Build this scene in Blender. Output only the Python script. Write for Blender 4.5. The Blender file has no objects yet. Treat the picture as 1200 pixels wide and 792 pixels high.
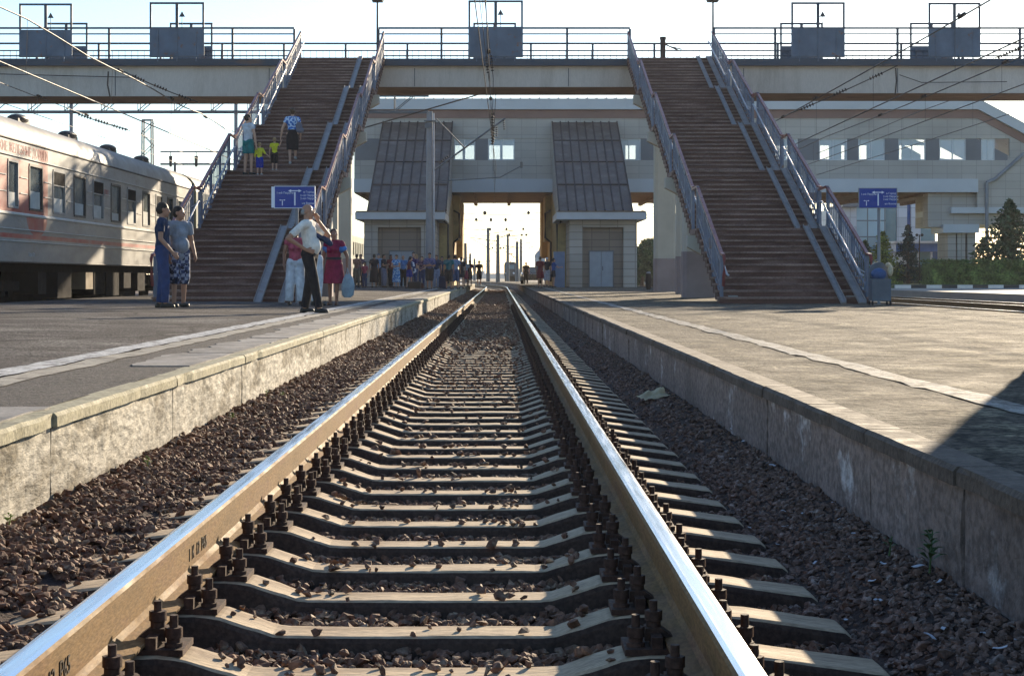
import bpy, bmesh, math, random
import numpy as np
from mathutils import Vector, Matrix, noise as mnoise
R = math.radians
rng = random.Random(7)
C = bpy.context.scene.collection
SC = bpy.context.scene

# ------------------------------------------------------------------ camera, sky, sun
cam_d = bpy.data.cameras.new('camera'); cam = bpy.data.objects.new('camera', cam_d); C.objects.link(cam)
cam.location = (0, 0, 0.84); cam.rotation_euler = (R(90), 0, 0)
cam_d.sensor_width = 36; cam_d.lens = 57.0
cam_d.shift_x = 0.01167; cam_d.shift_y = -0.0600
cam_d.clip_start = 0.05; cam_d.clip_end = 6000
SC.camera = cam
SUN = Vector((1.3, 3.3, 1.0)).normalized()
SUN_EL = math.asin(SUN.z); SUN_AZ = math.atan2(SUN.x, SUN.y)
w = bpy.data.worlds.new('World'); SC.world = w; w.use_nodes = True
nt = w.node_tree; nt.nodes.clear()
sky = nt.nodes.new('ShaderNodeTexSky'); sky.sky_type = 'NISHITA'; sky.sun_disc = False
sky.sun_elevation = SUN_EL; sky.sun_rotation = SUN_AZ
sky.air_density = 1.0; sky.dust_density = 0.3; sky.ozone_density = 3.0
bg = nt.nodes.new('ShaderNodeBackground'); bg.inputs['Strength'].default_value = 0.10
wo = nt.nodes.new('ShaderNodeOutputWorld')
nt.links.new(sky.outputs[0], bg.inputs['Color']); nt.links.new(bg.outputs[0], wo.inputs['Surface'])
sl = bpy.data.lights.new('sun', 'SUN'); sl.energy = 4.6; sl.angle = R(0.55); sl.color = (1.0, 0.83, 0.60)
so = bpy.data.objects.new('sun', sl); C.objects.link(so)
so.rotation_euler = SUN.to_track_quat('Z', 'Y').to_euler(); so.location = (20, 50, 40)
SC.view_settings.view_transform = 'Standard'; SC.view_settings.look = 'None'
SC.view_settings.gamma = 1.0; SC.view_settings.exposure = 1.2
try: SC.view_settings.use_curve_mapping = False
except Exception: pass

F = 1900.0
def PX(px, py, d):
    """world point seen at photo pixel (1200 wide) at depth d"""
    return Vector(((px-586.0)*d/F, d, 0.84+(324.0-py)*d/F))
def XP(px, d): return (px-586.0)*d/F
def ZP(py, d): return 0.84+(324.0-py)*d/F
def curve_x(y):
    return 0.0 if y < 125 else -((y-125.0)**2)/(2*420.0)

# ------------------------------------------------------------------ materials
MATS = {}
def mat(name, col, rough=0.7, var=0.25, vscale=3.0, bump=0.0, bscale=20.0, metal=0.0, fine=0.0, fscale=60.0, spec=None, col2=None, c2scale=1.0, c2lo=0.45, c2hi=0.6, stretch=(1,1,1)):
    if name in MATS: return MATS[name]
    m = bpy.data.materials.new(name); m.use_nodes = True; MATS[name] = m
    n = m.node_tree.nodes; L = m.node_tree.links
    b = n['Principled BSDF']; b.inputs['Roughness'].default_value = rough; b.inputs['Metallic'].default_value = metal
    b.inputs['Specular IOR Level'].default_value = 0.3
    if spec is not None: b.inputs['Specular IOR Level'].default_value = spec
    tc = n.new('ShaderNodeTexCoord'); mp = n.new('ShaderNodeMapping'); L.new(tc.outputs['Object'], mp.inputs['Vector'])
    mp.inputs['Scale'].default_value = stretch
    def noise(scale, det=5.0, ro=0.6):
        t = n.new('ShaderNodeTexNoise'); t.inputs['Scale'].default_value = scale; t.inputs['Detail'].default_value = det
        t.inputs['Roughness'].default_value = ro; L.new(mp.outputs[0], t.inputs['Vector']); return t
    def rng_(src, lo, hi, a=0.3, z=0.7):
        r = n.new('ShaderNodeMapRange'); r.inputs['From Min'].default_value = a; r.inputs['From Max'].default_value = z
        r.inputs['To Min'].default_value = lo; r.inputs['To Max'].default_value = hi; L.new(src, r.inputs['Value']); return r.outputs[0]
    base = n.new('ShaderNodeRGB'); base.outputs[0].default_value = (*col, 1); cur = base.outputs[0]
    if col2 is not None:
        t = noise(c2scale, 8.0, 0.68)
        mx = n.new('ShaderNodeMix'); mx.data_type = 'RGBA'
        L.new(rng_(t.outputs['Fac'], 0, 1, c2lo, c2hi), mx.inputs['Factor']); L.new(cur, mx.inputs['A']); mx.inputs['B'].default_value = (*col2, 1)
        cur = mx.outputs['Result']
    def mul(cur, val):
        v = n.new('ShaderNodeVectorMath'); v.operation = 'SCALE'; L.new(cur, v.inputs[0]); L.new(val, v.inputs['Scale']); return v.outputs[0]
    if var: cur = mul(cur, rng_(noise(vscale).outputs['Fac'], 1-var, 1+var))
    if fine: cur = mul(cur, rng_(noise(fscale, 3.0).outputs['Fac'], 1-fine, 1+fine, 0.38, 0.62))
    L.new(cur, b.inputs['Base Color'])
    rr = rng_(noise(vscale*2.3).outputs['Fac'], max(0.02, rough-0.12), min(1, rough+0.12)); L.new(rr, b.inputs['Roughness'])
    if bump:
        bp = n.new('ShaderNodeBump'); bp.inputs['Strength'].default_value = 1.0; bp.inputs['Distance'].default_value = bump
        L.new(noise(bscale, 6.0).outputs['Fac'], bp.inputs['Height']); L.new(bp.outputs[0], b.inputs['Normal'])
    return m
def nodes(m): return m.node_tree.nodes, m.node_tree.links, m.node_tree.nodes['Principled BSDF']

def glass_mat(name, tint=(0.8, 0.9, 0.95), alpha=0.25, rough=0.05):
    m = bpy.data.materials.new(name); m.use_nodes = True; MATS[name] = m
    n, L, b = nodes(m); out = [x for x in n if x.type == 'OUTPUT_MATERIAL'][0]
    b.inputs['Base Color'].default_value = (*tint, 1); b.inputs['Roughness'].default_value = rough
    tr = n.new('ShaderNodeBsdfTransparent'); mx = n.new('ShaderNodeMixShader'); mx.inputs[0].default_value = alpha
    L.new(tr.outputs[0], mx.inputs[1]); L.new(b.outputs[0], mx.inputs[2]); L.new(mx.outputs[0], out.inputs['Surface'])
    return m

# ------------------------------------------------------------------ mesh collector
class MB:
    def __init__(s): s.v = []; s.f = []; s.mi = []; s.cur = 0; s.sm = []
    def add(s, vs, fs, smooth=False):
        o = len(s.v); s.v.extend([tuple(x) for x in vs]); s.f.extend([tuple(i+o for i in f) for f in fs])
        s.mi.extend([s.cur]*len(fs)); s.sm.extend([smooth]*len(fs)); return s
    def box(s, x0, x1, y0, y1, z0, z1):
        return s.add([(x0,y0,z0),(x1,y0,z0),(x1,y1,z0),(x0,y1,z0),(x0,y0,z1),(x1,y0,z1),(x1,y1,z1),(x0,y1,z1)],
              [(0,3,2,1),(4,5,6,7),(0,1,5,4),(1,2,6,5),(2,3,7,6),(3,0,4,7)])
    def bar(s, p, q, w, h=None, up=Vector((0,0,1))):
        """rectangular bar from p to q, w wide, h tall"""
        p = Vector(p); q = Vector(q); h = h or w; d = (q-p).normalized()
        if abs(d.dot(up)) > 0.98: up = Vector((0,1,0))
        a = d.cross(up).normalized()*(w/2); b = a.cross(d).normalized()*(h/2)
        vs = [p-a-b, p+a-b, p+a+b, p-a+b, q-a-b, q+a-b, q+a+b, q-a+b]
        return s.add(vs, [(0,3,2,1),(4,5,6,7),(0,1,5,4),(1,2,6,5),(2,3,7,6),(3,0,4,7)])
    def tube(s, pts, r, n=8, cap=True, smooth=True):
        pts = [Vector(p) for p in pts]; rs = r if isinstance(r, (list, tuple)) else [r]*len(pts)
        vs = []; fs = []
        d0 = (pts[1]-pts[0]).normalized(); ref = Vector((0,0,1)) if abs(d0.z) < 0.9 else Vector((0,1,0))
        for i, p in enumerate(pts):
            d = (pts[min(i+1, len(pts)-1)]-pts[max(i-1, 0)]).normalized()
            a = d.cross(ref); 
            if a.length < 1e-4: a = d.cross(Vector((1,0,0)))
            a.normalize(); b = a.cross(d).normalized()
            for k in range(n):
                t = 2*math.pi*k/n; vs.append(p+(a*math.cos(t)+b*math.sin(t))*rs[i])
        for i in range(len(pts)-1):
            for k in range(n):
                k2 = (k+1) % n; fs.append((i*n+k, i*n+k2, (i+1)*n+k2, (i+1)*n+k))
        s.add(vs, fs, smooth)
        if cap:
            s.add(vs[:n], [tuple(range(n))]); s.add(vs[-n:], [tuple(reversed(range(n)))])
        return s
    def cyl(s, c, r, z0, z1, n=12, r2=None): return s.tube([(c[0],c[1],z0),(c[0],c[1],z1)], [r, r if r2 is None else r2], n)
    def ell(s, c, rx, ry, rz, n=12, m=8, rot=None):
        vs = []; fs = []; c = Vector(c)
        for i in range(m+1):
            t = math.pi*i/m
            for k in range(n):
                u = 2*math.pi*k/n; v = Vector((rx*math.sin(t)*math.cos(u), ry*math.sin(t)*math.sin(u), rz*math.cos(t)))
                if rot: v = rot @ v
                vs.append(c+v)
        for i in range(m):
            for k in range(n):
                k2 = (k+1) % n; fs.append((i*n+k, (i+1)*n+k, (i+1)*n+k2, i*n+k2))
        return s.add(vs, fs, True)
    def prism(s, poly, axis, a, b):
        """extrude a 2-D polygon along an axis; poly given in the other two axes, in order"""
        n = len(poly)
        def P(u, v, w): return {'x': (w, u, v), 'y': (u, w, v), 'z': (u, v, w)}[axis]
        vs = [P(u, v, a) for u, v in poly]+[P(u, v, b) for u, v in poly]
        fs = [(i, (i+1) % n, n+(i+1) % n, n+i) for i in range(n)]
        return s.add(vs, fs+[tuple(range(n)), tuple(range(2*n-1, n-1, -1))])
    def quad(s, *p): return s.add(p, [tuple(range(len(p)))])

def wloc(o):
    v = Vector((0,0,0))
    while o is not None: v += o.location; o = o.parent
    return v
def obj(name, mb, m, parent=None, local=False, **tags):
    me = bpy.data.meshes.new(name)
    off = Vector((0,0,0)) if (local or parent is None) else wloc(parent)
    vs = [(v[0]-off.x, v[1]-off.y, v[2]-off.z) for v in mb.v] if off.length else mb.v
    me.from_pydata(vs, [], mb.f); 
    bm = bmesh.new(); bm.from_mesh(me); bmesh.ops.recalc_face_normals(bm, faces=bm.faces); 
    bm.to_mesh(me); bm.free()
    for x in (m if isinstance(m, (list, tuple)) else [m]): me.materials.append(x)
    if len(me.polygons) == len(mb.mi):
        me.polygons.foreach_set('material_index', mb.mi); me.polygons.foreach_set('use_smooth', mb.sm)
    me.update()
    o = bpy.data.objects.new(name, me); C.objects.link(o)
    if parent is not None: o.parent = parent
    tag(o, **tags); return o
def tag(o, label=None, cat=None, group=None, kind=None):
    if label: o['label'] = label
    if cat: o['category'] = cat
    if group: o['group'] = group
    if kind: o['kind'] = kind
    return o
def thing(name, loc, label, cat, group=None, rz=0.0):
    o = bpy.data.objects.new(name, None); C.objects.link(o); o.location = loc; o.rotation_euler = (0,0,rz)
    o.empty_display_size = 0.2; return tag(o, label, cat, group)
def copy_tree(o, parent=None):
    c = o.copy(); C.objects.link(c); c.parent = parent
    for ch in o.children: copy_tree(ch, c)
    return c
def mesh_from_text(txt, size, name='lettering', extrude=0.002, align='LEFT'):
    cu = bpy.data.curves.new(name, 'FONT'); cu.body = txt; cu.size = size; cu.extrude = extrude; cu.align_x = align; cu.resolution_u = 2
    t = bpy.data.objects.new(name, cu); C.objects.link(t)
    dg = bpy.context.evaluated_depsgraph_get(); me = bpy.data.meshes.new_from_object(t.evaluated_get(dg))
    C.objects.unlink(t); bpy.data.objects.remove(t); return me
def text_part(txt, size, m, parent, loc, rot, name='lettering', extrude=0.002, align='LEFT'):
    me = mesh_from_text(txt, size, name, extrude, align); me.materials.clear(); me.materials.append(m)
    o = bpy.data.objects.new(name, me); C.objects.link(o); o.parent = parent
    o.location = Vector(loc)-wloc(parent); o.rotation_euler = rot; return o

# common materials
ironm = mat('dark_iron', (0.035,0.025,0.022), 0.6, 0.3, 12, 0.002, 60)
steel_blue = mat('blue_grey_paint', (0.14,0.16,0.215), 0.42, 0.3, 3, 0.001, 40, col2=(0.16,0.10,0.07), c2scale=4, c2lo=0.60, c2hi=0.68)
rail_red = mat('red_brown_paint', (0.22,0.055,0.05), 0.35, 0.3, 4)
pale_paint = mat('pale_grey_paint', (0.38,0.40,0.45), 0.4, 0.2, 4, col2=(0.2,0.12,0.08), c2scale=5, c2lo=0.6, c2hi=0.7)
wire_m = mat('wire_metal', (0.06,0.05,0.045), 0.5, 0.1, 3, metal=0.3)
concrete = mat('light_concrete', (0.40,0.38,0.34), 0.8, 0.15, 0.8, 0.003, 25, col2=(0.26,0.24,0.21), c2scale=0.9, c2lo=0.5, c2hi=0.75, stretch=(1,1,0.4))
# ------------------------------------------------------------------ ground and platforms
PLZ = 0.23
def fast_mesh(name, V, T, m, smooth=False):
    me = bpy.data.meshes.new(name); nT = len(T); k = T.shape[1]
    me.vertices.add(len(V)); me.vertices.foreach_set('co', V.astype(np.float32).ravel())
    me.loops.add(nT*k); me.loops.foreach_set('vertex_index', T.astype(np.int32).ravel())
    me.polygons.add(nT); me.polygons.foreach_set('loop_start', np.arange(0, nT*k, k, dtype=np.int32))
    me.polygons.foreach_set('use_smooth', [smooth]*nT)
    me.update(calc_edges=True); me.validate()
    me.materials.append(m); o = bpy.data.objects.new(name, me); C.objects.link(o); return o
def grid(name, xs, ys, zf, m, cv=True, smooth=True):
    nx, ny = len(xs), len(ys); V = []
    for y in ys:
        c = curve_x(y) if cv else 0
        for x in xs: V.append((x+c, y, zf(x, y)))
    T = []
    for j in range(ny-1):
        for i in range(nx-1): a = j*nx+i; T.append((a, a+1, a+nx+1, a+nx))
    o = fast_mesh(name, np.array(V), np.array(T), m, smooth); return o
def prog(y0, y1, s0, g):
    r = [y0]; s = s0
    while r[-1] < y1: r.append(r[-1]+s); s *= g
    r[-1] = y1; return r
def N(x, y, z=0.0, s=1.0): return mnoise.noise(Vector((x*s, y*s, z)))

dirt = mat('dry_earth', (0.16,0.13,0.10), 0.95, 0.3, 0.2, 0.01, 6)
tag(grid('ground', [-2500,-300,-60,-22,22,60,300,2500], [-200,-20,0,60,200,600,3500], lambda x,y: -0.46, dirt, False), kind='structure')

asph = mat('worn_asphalt', (0.082,0.072,0.069), 0.92, 0.25, 0.9, 0.045, 30, spec=0.14, fine=0.75, fscale=36, col2=(0.155,0.142,0.13), c2scale=0.9, c2lo=0.46, c2hi=0.66)
asph_r = mat('dusty_asphalt', (0.085,0.068,0.050), 0.92, 0.38, 1.1, 0.06, 20, spec=0.22, fine=0.7, fscale=32, col2=(0.24,0.20,0.135), c2scale=2.4, c2lo=0.50, c2hi=0.64)
# cracks in both asphalts
for am in (asph, asph_r):
    n, L, b = nodes(am)
    tc = n.new('ShaderNodeTexCoord'); nz = n.new('ShaderNodeTexNoise'); nz.inputs['Scale'].default_value = 1.3; nz.inputs['Detail'].default_value = 6
    ad = n.new('ShaderNodeVectorMath'); ad.operation = 'MULTIPLY_ADD'; ad.inputs[1].default_value = (0.7,0.7,0.7)
    L.new(tc.outputs['Object'], nz.inputs['Vector']); L.new(nz.outputs['Color'], ad.inputs[0]); L.new(tc.outputs['Object'], ad.inputs[2])
    vo = n.new('ShaderNodeTexVoronoi'); vo.feature = 'DISTANCE_TO_EDGE'; vo.inputs['Scale'].default_value = 0.42; L.new(ad.outputs[0], vo.inputs['Vector'])
    mr = n.new('ShaderNodeMapRange'); mr.inputs['From Max'].default_value = 0.022; mr.inputs['To Min'].default_value = 0.35; mr.inputs['To Max'].default_value = 1.0; L.new(vo.outputs['Distance'], mr.inputs['Value'])
    old = b.inputs['Base Color'].links[0].from_socket
    sc_ = n.new('ShaderNodeVectorMath'); sc_.operation = 'SCALE'; L.new(old, sc_.inputs[0]); L.new(mr.outputs[0], sc_.inputs['Scale']); L.new(sc_.outputs[0], b.inputs['Base Color'])

EL, ER = -2.00, 1.48
def zl(x, y): 
    t = max(0.0, EL-x); return PLZ+min(0.05, max(0, t-1.2)*0.02)+(0.007*N(x, y, 3, 1.6)+0.004*N(x, y, 9, 6) if t > 0.05 else 0)
def zr(x, y):
    t = max(0.0, x-ER); return PLZ+(0.013*N(x, y*0.8, 5, 1.3)+0.008*N(x, y, 8, 4.5)+0.003*N(x, y, 2, 9) if 0.06 < t < 6.9 else 0)*min(1, max(0, (t-0.12)/0.3))
ysP = prog(-4, 330, 0.09, 1.012)
xl = [-10.65,-10,-9,-8,-7,-6.2,-5.6,-5,-4.6]+[-4.4+0.12*i for i in range(20)]+[EL-0.02]
tag(grid('platform_surface_left', xl, ysP, zl, asph), kind='structure')
xr = [ER+0.02]+[ER+0.08+0.10*i for i in range(32)]+[5.0,5.5,6,6.6,7.2,8,8.6]
tag(grid('platform_surface_right', xr, ysP, zr, asph_r), kind='structure')

def strip(name, x0, x1, y0, y1, zf, lift, m, jag=0.0, step=0.25):
    mb = MB(); ys = []
    y = y0
    while y < y1: ys.append(y); y += step*(1 if y < 30 else 4)
    ys.append(y1)
    xs = [x0, (x0+x1)/2, x1]; vs = []
    for y in ys:
        c = curve_x(y); ja = jag*N(x0, y, 2, 2.5); jb = jag*N(x1, y, 7, 2.5)
        for x, j in zip(xs, (ja, 0, jb)): vs.append((x+j+c, y, zf(x+j, y)+lift))
    fs = [(j*3+i, j*3+i+1, j*3+i+4, j*3+i+3) for j in range(len(ys)-1) for i in range(2)]
    mb.add(vs, fs, True); return tag(obj(name, mb, m), kind='structure')
white_line = mat('worn_white_paint', (0.48,0.475,0.46), 0.8, 0.2, 6, 0.010, 50, fine=0.25, col2=(0.14,0.125,0.12), c2scale=9, c2lo=0.49, c2hi=0.60)
white_line_r = mat('dusty_white_paint', (0.33,0.31,0.28), 0.8, 0.25, 6, 0.012, 50, fine=0.25, col2=(0.13,0.11,0.09), c2scale=8, c2lo=0.44, c2hi=0.58)
pale_band = mat('cement_patch', (0.30,0.27,0.22), 0.85, 0.25, 3, 0.008, 30, fine=0.2, col2=(0.14,0.12,0.10), c2scale=3.5, c2lo=0.5, c2hi=0.62)
dark_band = mat('crumbling_asphalt', (0.070,0.060,0.055), 0.9, 0.4, 9, 0.035, 32, fine=0.4, fscale=70)
strip('dark_asphalt_band', EL-0.78, EL-0.10, -4, 250, zl, 0.004, dark_band, 0.0)
strip('cement_band', EL-0.97, EL-0.76, -4, 60, zl, 0.009, pale_band, 0.05)
strip('white_line_left', EL-1.21, EL-0.98, -4, 250, zl, 0.013, white_line, 0.02)
strip('white_line_right', ER+0.81, ER+0.99, -4, 250, zr, 0.006, white_line_r, 0.035)

# broken concrete edge slabs of the left platform
slabm = mat('edge_slab_concrete', (0.24,0.22,0.20), 0.8, 0.2, 2, 0.004, 30, fine=0.12, col2=(0.11,0.10,0.095), c2scale=3.5, c2lo=0.45, c2hi=0.62, stretch=(1,0.5,1))
mb = MB(); y = 1.0
while y < 120:
    ln = rng.choice([1.2, 1.9, 2.6, 1.5]); 
    if rng.random() > 0.10:
        x0 = EL-0.50+rng.uniform(-0.05, 0.05); x1 = EL-0.05+rng.uniform(-0.03, 0); g = rng.uniform(0.02, 0.2)
        n = 10; top = [(x0+0.10*N(x0, y+ln*i/n, 1, 3), y+(ln-g)*i/n) for i in range(n+1)]+[(x1-0.05*abs(N(x1, y+i, 4, 2)), y+(ln-g)*i/n) for i in range(n, -1, -1)]
        mb.prism([(a, b_) for a, b_ in top], 'z', PLZ-0.03, PLZ+0.011)
    y += ln
tag(obj('platform_edge_slabs', mb, slabm), kind='structure')

# platform walls: cast blocks with open joints and a coping
wall_l = mat('peeling_whitewash', (0.41,0.375,0.31), 0.9, 0.3, 1.3, 0.03, 14, fine=0.35, fscale=24, col2=(0.17,0.145,0.105), c2scale=4.2, c2lo=0.50, c2hi=0.60, stretch=(1,0.33,1))
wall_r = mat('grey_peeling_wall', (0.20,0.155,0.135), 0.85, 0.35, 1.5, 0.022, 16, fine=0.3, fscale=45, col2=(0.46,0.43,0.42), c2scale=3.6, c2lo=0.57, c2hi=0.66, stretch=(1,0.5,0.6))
CRK = (wall_l, wall_r)
cop_l = mat('coping_mossy_concrete', (0.30,0.27,0.18), 0.85, 0.25, 4, 0.006, 40, fine=0.25, fscale=40)
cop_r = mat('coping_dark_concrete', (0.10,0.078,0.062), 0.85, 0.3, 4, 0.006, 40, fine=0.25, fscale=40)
dark_gap = mat('joint_backing_mortar', (0.10,0.085,0.07), 0.95, 0.2)  # dark backing seen through the open joints between blocks
def wall(name, edge, sgn, m_face, m_cop, L, y_start):
    mb = MB(); y = y_start; k = 0
    while y < 210:
        ln = L*(1.0+rng.uniform(-0.06, 0.06)); off = rng.uniform(-0.010, 0.010) if y > 4 else 0; g = 0.014
        cur_step = 0.12 if y < 16 else 0.7
        nn = max(2, int((ln-g)/cur_step)); 
        for part in (0, 1):
            mb.cur = part
            zs = ([-0.5,-0.25,-0.12,0.0,0.10,PLZ-0.062] if part == 0 else [PLZ-0.058, PLZ-0.012, PLZ+0.004])
            vs = []; rows = len(zs)+1
            for i in range(nn+1):
                yy = y+(ln-g)*i/nn; c = curve_x(yy)
                for j, z in enumerate(zs):
                    base = edge+off*sgn if part == 0 else edge-0.028*sgn+off*sgn
                    rel = (0.007 if part == 0 else 0.004)*N(yy, z*3, k, 3.0)+0.003*N(yy, z*3, k, 14)
                    if part == 1 and j == 2: base += 0.014*sgn; 
                    chip = 0
                    if part == 1 and j != 2: chip = min(0.02, max(0, N(yy, 0, k+4, 2.3)-0.30)*0.10)
                    if part == 0 and j == len(zs)-1: chip = max(0, N(yy, 0, k+8, 1.1)-0.35)*0.06
                    vs.append((base+(rel+chip)*sgn+c, yy, z+(0.003*N(yy, 1, k, 5) if part == 1 else 0)))
                vs.append((edge+(0.30 if part == 0 else 0.12)*sgn+c, yy, zs[-1]))
            r = rows
            fs = [(i*r+j, (i+1)*r+j, (i+1)*r+j+1, i*r+j+1) for i in range(nn) for j in range(r-1)]
            mb.add(vs, fs, False)
            for i in (0, nn):
                o = [vs[i*r+j] for j in range(r)]+[(edge+(0.30 if part == 0 else 0.12)*sgn+curve_x(y), vs[i*r][1], zs[0])]
                mb.add(o, [tuple(range(len(o)))])
        y += ln; k += 1
    o = tag(obj(name, mb, [m_face, m_cop]), kind='structure')
    me = o.data
    mb = MB(); ys = prog(-4, 210, 4, 1.0)
    vs = [(edge+0.05*sgn+curve_x(y)+dx, y, z) for y in ys for dx, z in ((0,-0.5), (0, PLZ-0.02))]
    mb.add(vs, [(2*i, 2*i+2, 2*i+3, 2*i+1) for i in range(len(ys)-1)])
    tag(obj(name.replace('wall', 'wall_backing'), mb, dark_gap), kind='structure')
wall('platform_wall_left', EL, -1, wall_l, cop_l, 2.62, -3.0)
wall('platform_wall_right', ER, 1, wall_r, cop_r, 1.22, -3.5)

# outer faces of the platforms, side beds and the far platform
mb = MB(); mb.box(8.45, 8.6, -10, 300, -0.5, PLZ-0.01); mb.box(-10.65, -10.5, -10, 300, -0.5, PLZ+0.02)
tag(obj('platform_outer_walls', mb, wall_r), kind='structure')
bed_far = mat('fine_ballast', (0.12,0.085,0.07), 0.95, 0.4, 6, 0.05, 14, fine=0.4, fscale=20)
tag(grid('side_bed_right', [8.5,10,11,12,13,14,15,16,17,17.8], prog(-10, 300, 1, 1.02), lambda x,y: -0.19+0.02*N(x,y,1,2), bed_far, False), kind='structure')
tag(grid('side_bed_left', [-40,-30,-20,-16,-14,-13,-12,-11,-10.6], prog(-10, 300, 1, 1.02), lambda x,y: -0.17+0.02*N(x,y,1,2), bed_far, False), kind='structure')
pave = mat('plaza_paving', (0.30,0.28,0.25), 0.85, 0.15, 0.4, 0.01, 10, fine=0.1)
mb = MB(); mb.box(17.75, 140, -10, 230, -0.5, PLZ)
tag(obj('far_platform', mb, pave), kind='structure')
kerb_w = mat('kerb_white', (0.7,0.7,0.68), 0.7, 0.1); kerb_k = mat('kerb_black', (0.06,0.06,0.06), 0.7, 0.1)
mb = MB()
for i in range(60):
    mb.cur = i % 2; mb.box(20.5+i*0.8, 20.5+(i+1)*0.8-0.01, 84.0, 84.25, PLZ, PLZ+0.17)
tag(obj('striped_kerb', mb, [kerb_w, kerb_k]), kind='structure')
lawn = mat('lawn', (0.06,0.09,0.03), 0.95, 0.4, 1.0, 0.03, 9)
mb = MB(); mb.box(20.5, 70, 84.26, 120, PLZ, PLZ+0.15); tag(obj('lawn', mb, lawn, kind='structure'))

# ------------------------------------------------------------------ rails
TC = -0.26; GH = 0.795
railtop = mat('polished_rail_head', (0.62,0.64,0.66), 0.24, 0.08, 3, 0, 14, metal=1.0, stretch=(8,0.25,1))
railside = mat('rusty_rail_web', (0.22,0.135,0.058), 0.75, 0.25, 3, 0.0015, 60, fine=0.2, col2=(0.14,0.075,0.045), c2scale=3, c2lo=0.5, c2hi=0.7, stretch=(1,0.5,2), spec=0.15)
def rail(name, xc, y0, y1, label, ztop=0.0, step=1.0, cat='rail', group=None, cv=True):
    prof = [(-0.075,-0.18),(-0.075,-0.172),(-0.02,-0.158),(-0.009,-0.14),(-0.009,-0.058),(-0.022,-0.046),(-0.0365,-0.036),(-0.0368,-0.012),(-0.030,-0.003),(-0.018,0.0),
            (0.018,0.0),(0.030,-0.003),(0.0368,-0.012),(0.0365,-0.036),(0.022,-0.046),(0.009,-0.058),(0.009,-0.14),(0.02,-0.158),(0.075,-0.172),(0.075,-0.18)]
    prof = [(a, b_) for a, b_ in prof]; n = len(prof); ys = []
    y = y0
    while y < y1: ys.append(y); y += step if y > 90 or not cv else 8
    ys.append(y1)
    mb = MB(); base = None; vs = []
    for y in ys:
        c = curve_x(y) if cv else 0
        for a, z in prof: vs.append((xc+c+a, y, ztop+z))
    for k in range(n-1):
        mb.cur = 1 if 8 <= k <= 10 else 0
        vv = []; 
        fs = []
        for i in range(len(ys)-1):
            o = len(vv); vv += [vs[i*n+k], vs[i*n+k+1], vs[(i+1)*n+k+1], vs[(i+1)*n+k]]; fs.append((o, o+1, o+2, o+3))
        mb.add(vv, fs, False)
    mb.cur = 0; mb.add(vs[:n], [tuple(range(n))])
    o = obj(name, mb, [railside, railtop]); return tag(o, label, cat, group)
r1 = rail('rail', TC-GH, 1.5, 330, 'left polished steel rail of the middle track with rusty web lit golden', group='rails of the middle track')
r2 = rail('rail', TC+GH, 1.5, 330, 'right polished steel rail of the middle track with its web in shadow', group='rails of the middle track')
darkmark = mat('raised_rail_mark', (0.05,0.035,0.025), 0.8, 0.2)
for yy, sz in ((3.62, 0.062), (5.45, 0.062)):
    text_part('I  К  12  Р65', sz, darkmark, r1, (TC-GH+0.0095, yy, -0.118), (R(90), 0, R(90)), 'rolled_mark', 0.002)
side = [(-13.16,'nearer rail of the track under the grey passenger train'),(-11.64,'rail beside the left platform under the grey passenger train'),
        (11.1,'first rust brown rail beyond the right platform edge'),(12.62,'second rail beyond the right platform edge'),
        (15.2,'third rail out, before the grey far platform wall'),(16.72,'bright fourth rail right below the grey far platform wall')]
side[0] = (-13.16, 'farther rail of the track under the grey passenger train')
for x, lb in side: rail('rail', x, -5, 320, lb, -0.005, 40, group='rails of the side tracks', cv=False)

# ------------------------------------------------------------------ sleepers
slp = mat('sleeper_concrete', (0.46,0.355,0.235), 0.85, 0.2, 3, 0.004, 26, fine=0.2, fscale=80, col2=(0.17,0.12,0.085), c2scale=2.2, c2lo=0.50, c2hi=0.74, stretch=(0.35,1.6,1))
slp_side = mat('grimy_shaded_sleeper_side', (0.062,0.039,0.028), 0.9, 0.35, 4, 0.006, 30, fine=0.3, fscale=60, col2=(0.13,0.10,0.075), c2scale=3.0, c2lo=0.58, c2hi=0.7)  # grime, with the shade on the side faces put into the colour too
def ztop(ax):
    pts = [(0,-0.272),(0.43,-0.270),(0.60,-0.213),(0.66,-0.203),(0.94,-0.203),(1.02,-0.210),(1.33,-0.252),(1.35,-0.256)]
    for (a, za), (b_, zb) in zip(pts, pts[1:]):
        if ax <= b_: return za+(zb-za)*(ax-a)/(b_-a)
    return pts[-1][1]
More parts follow.
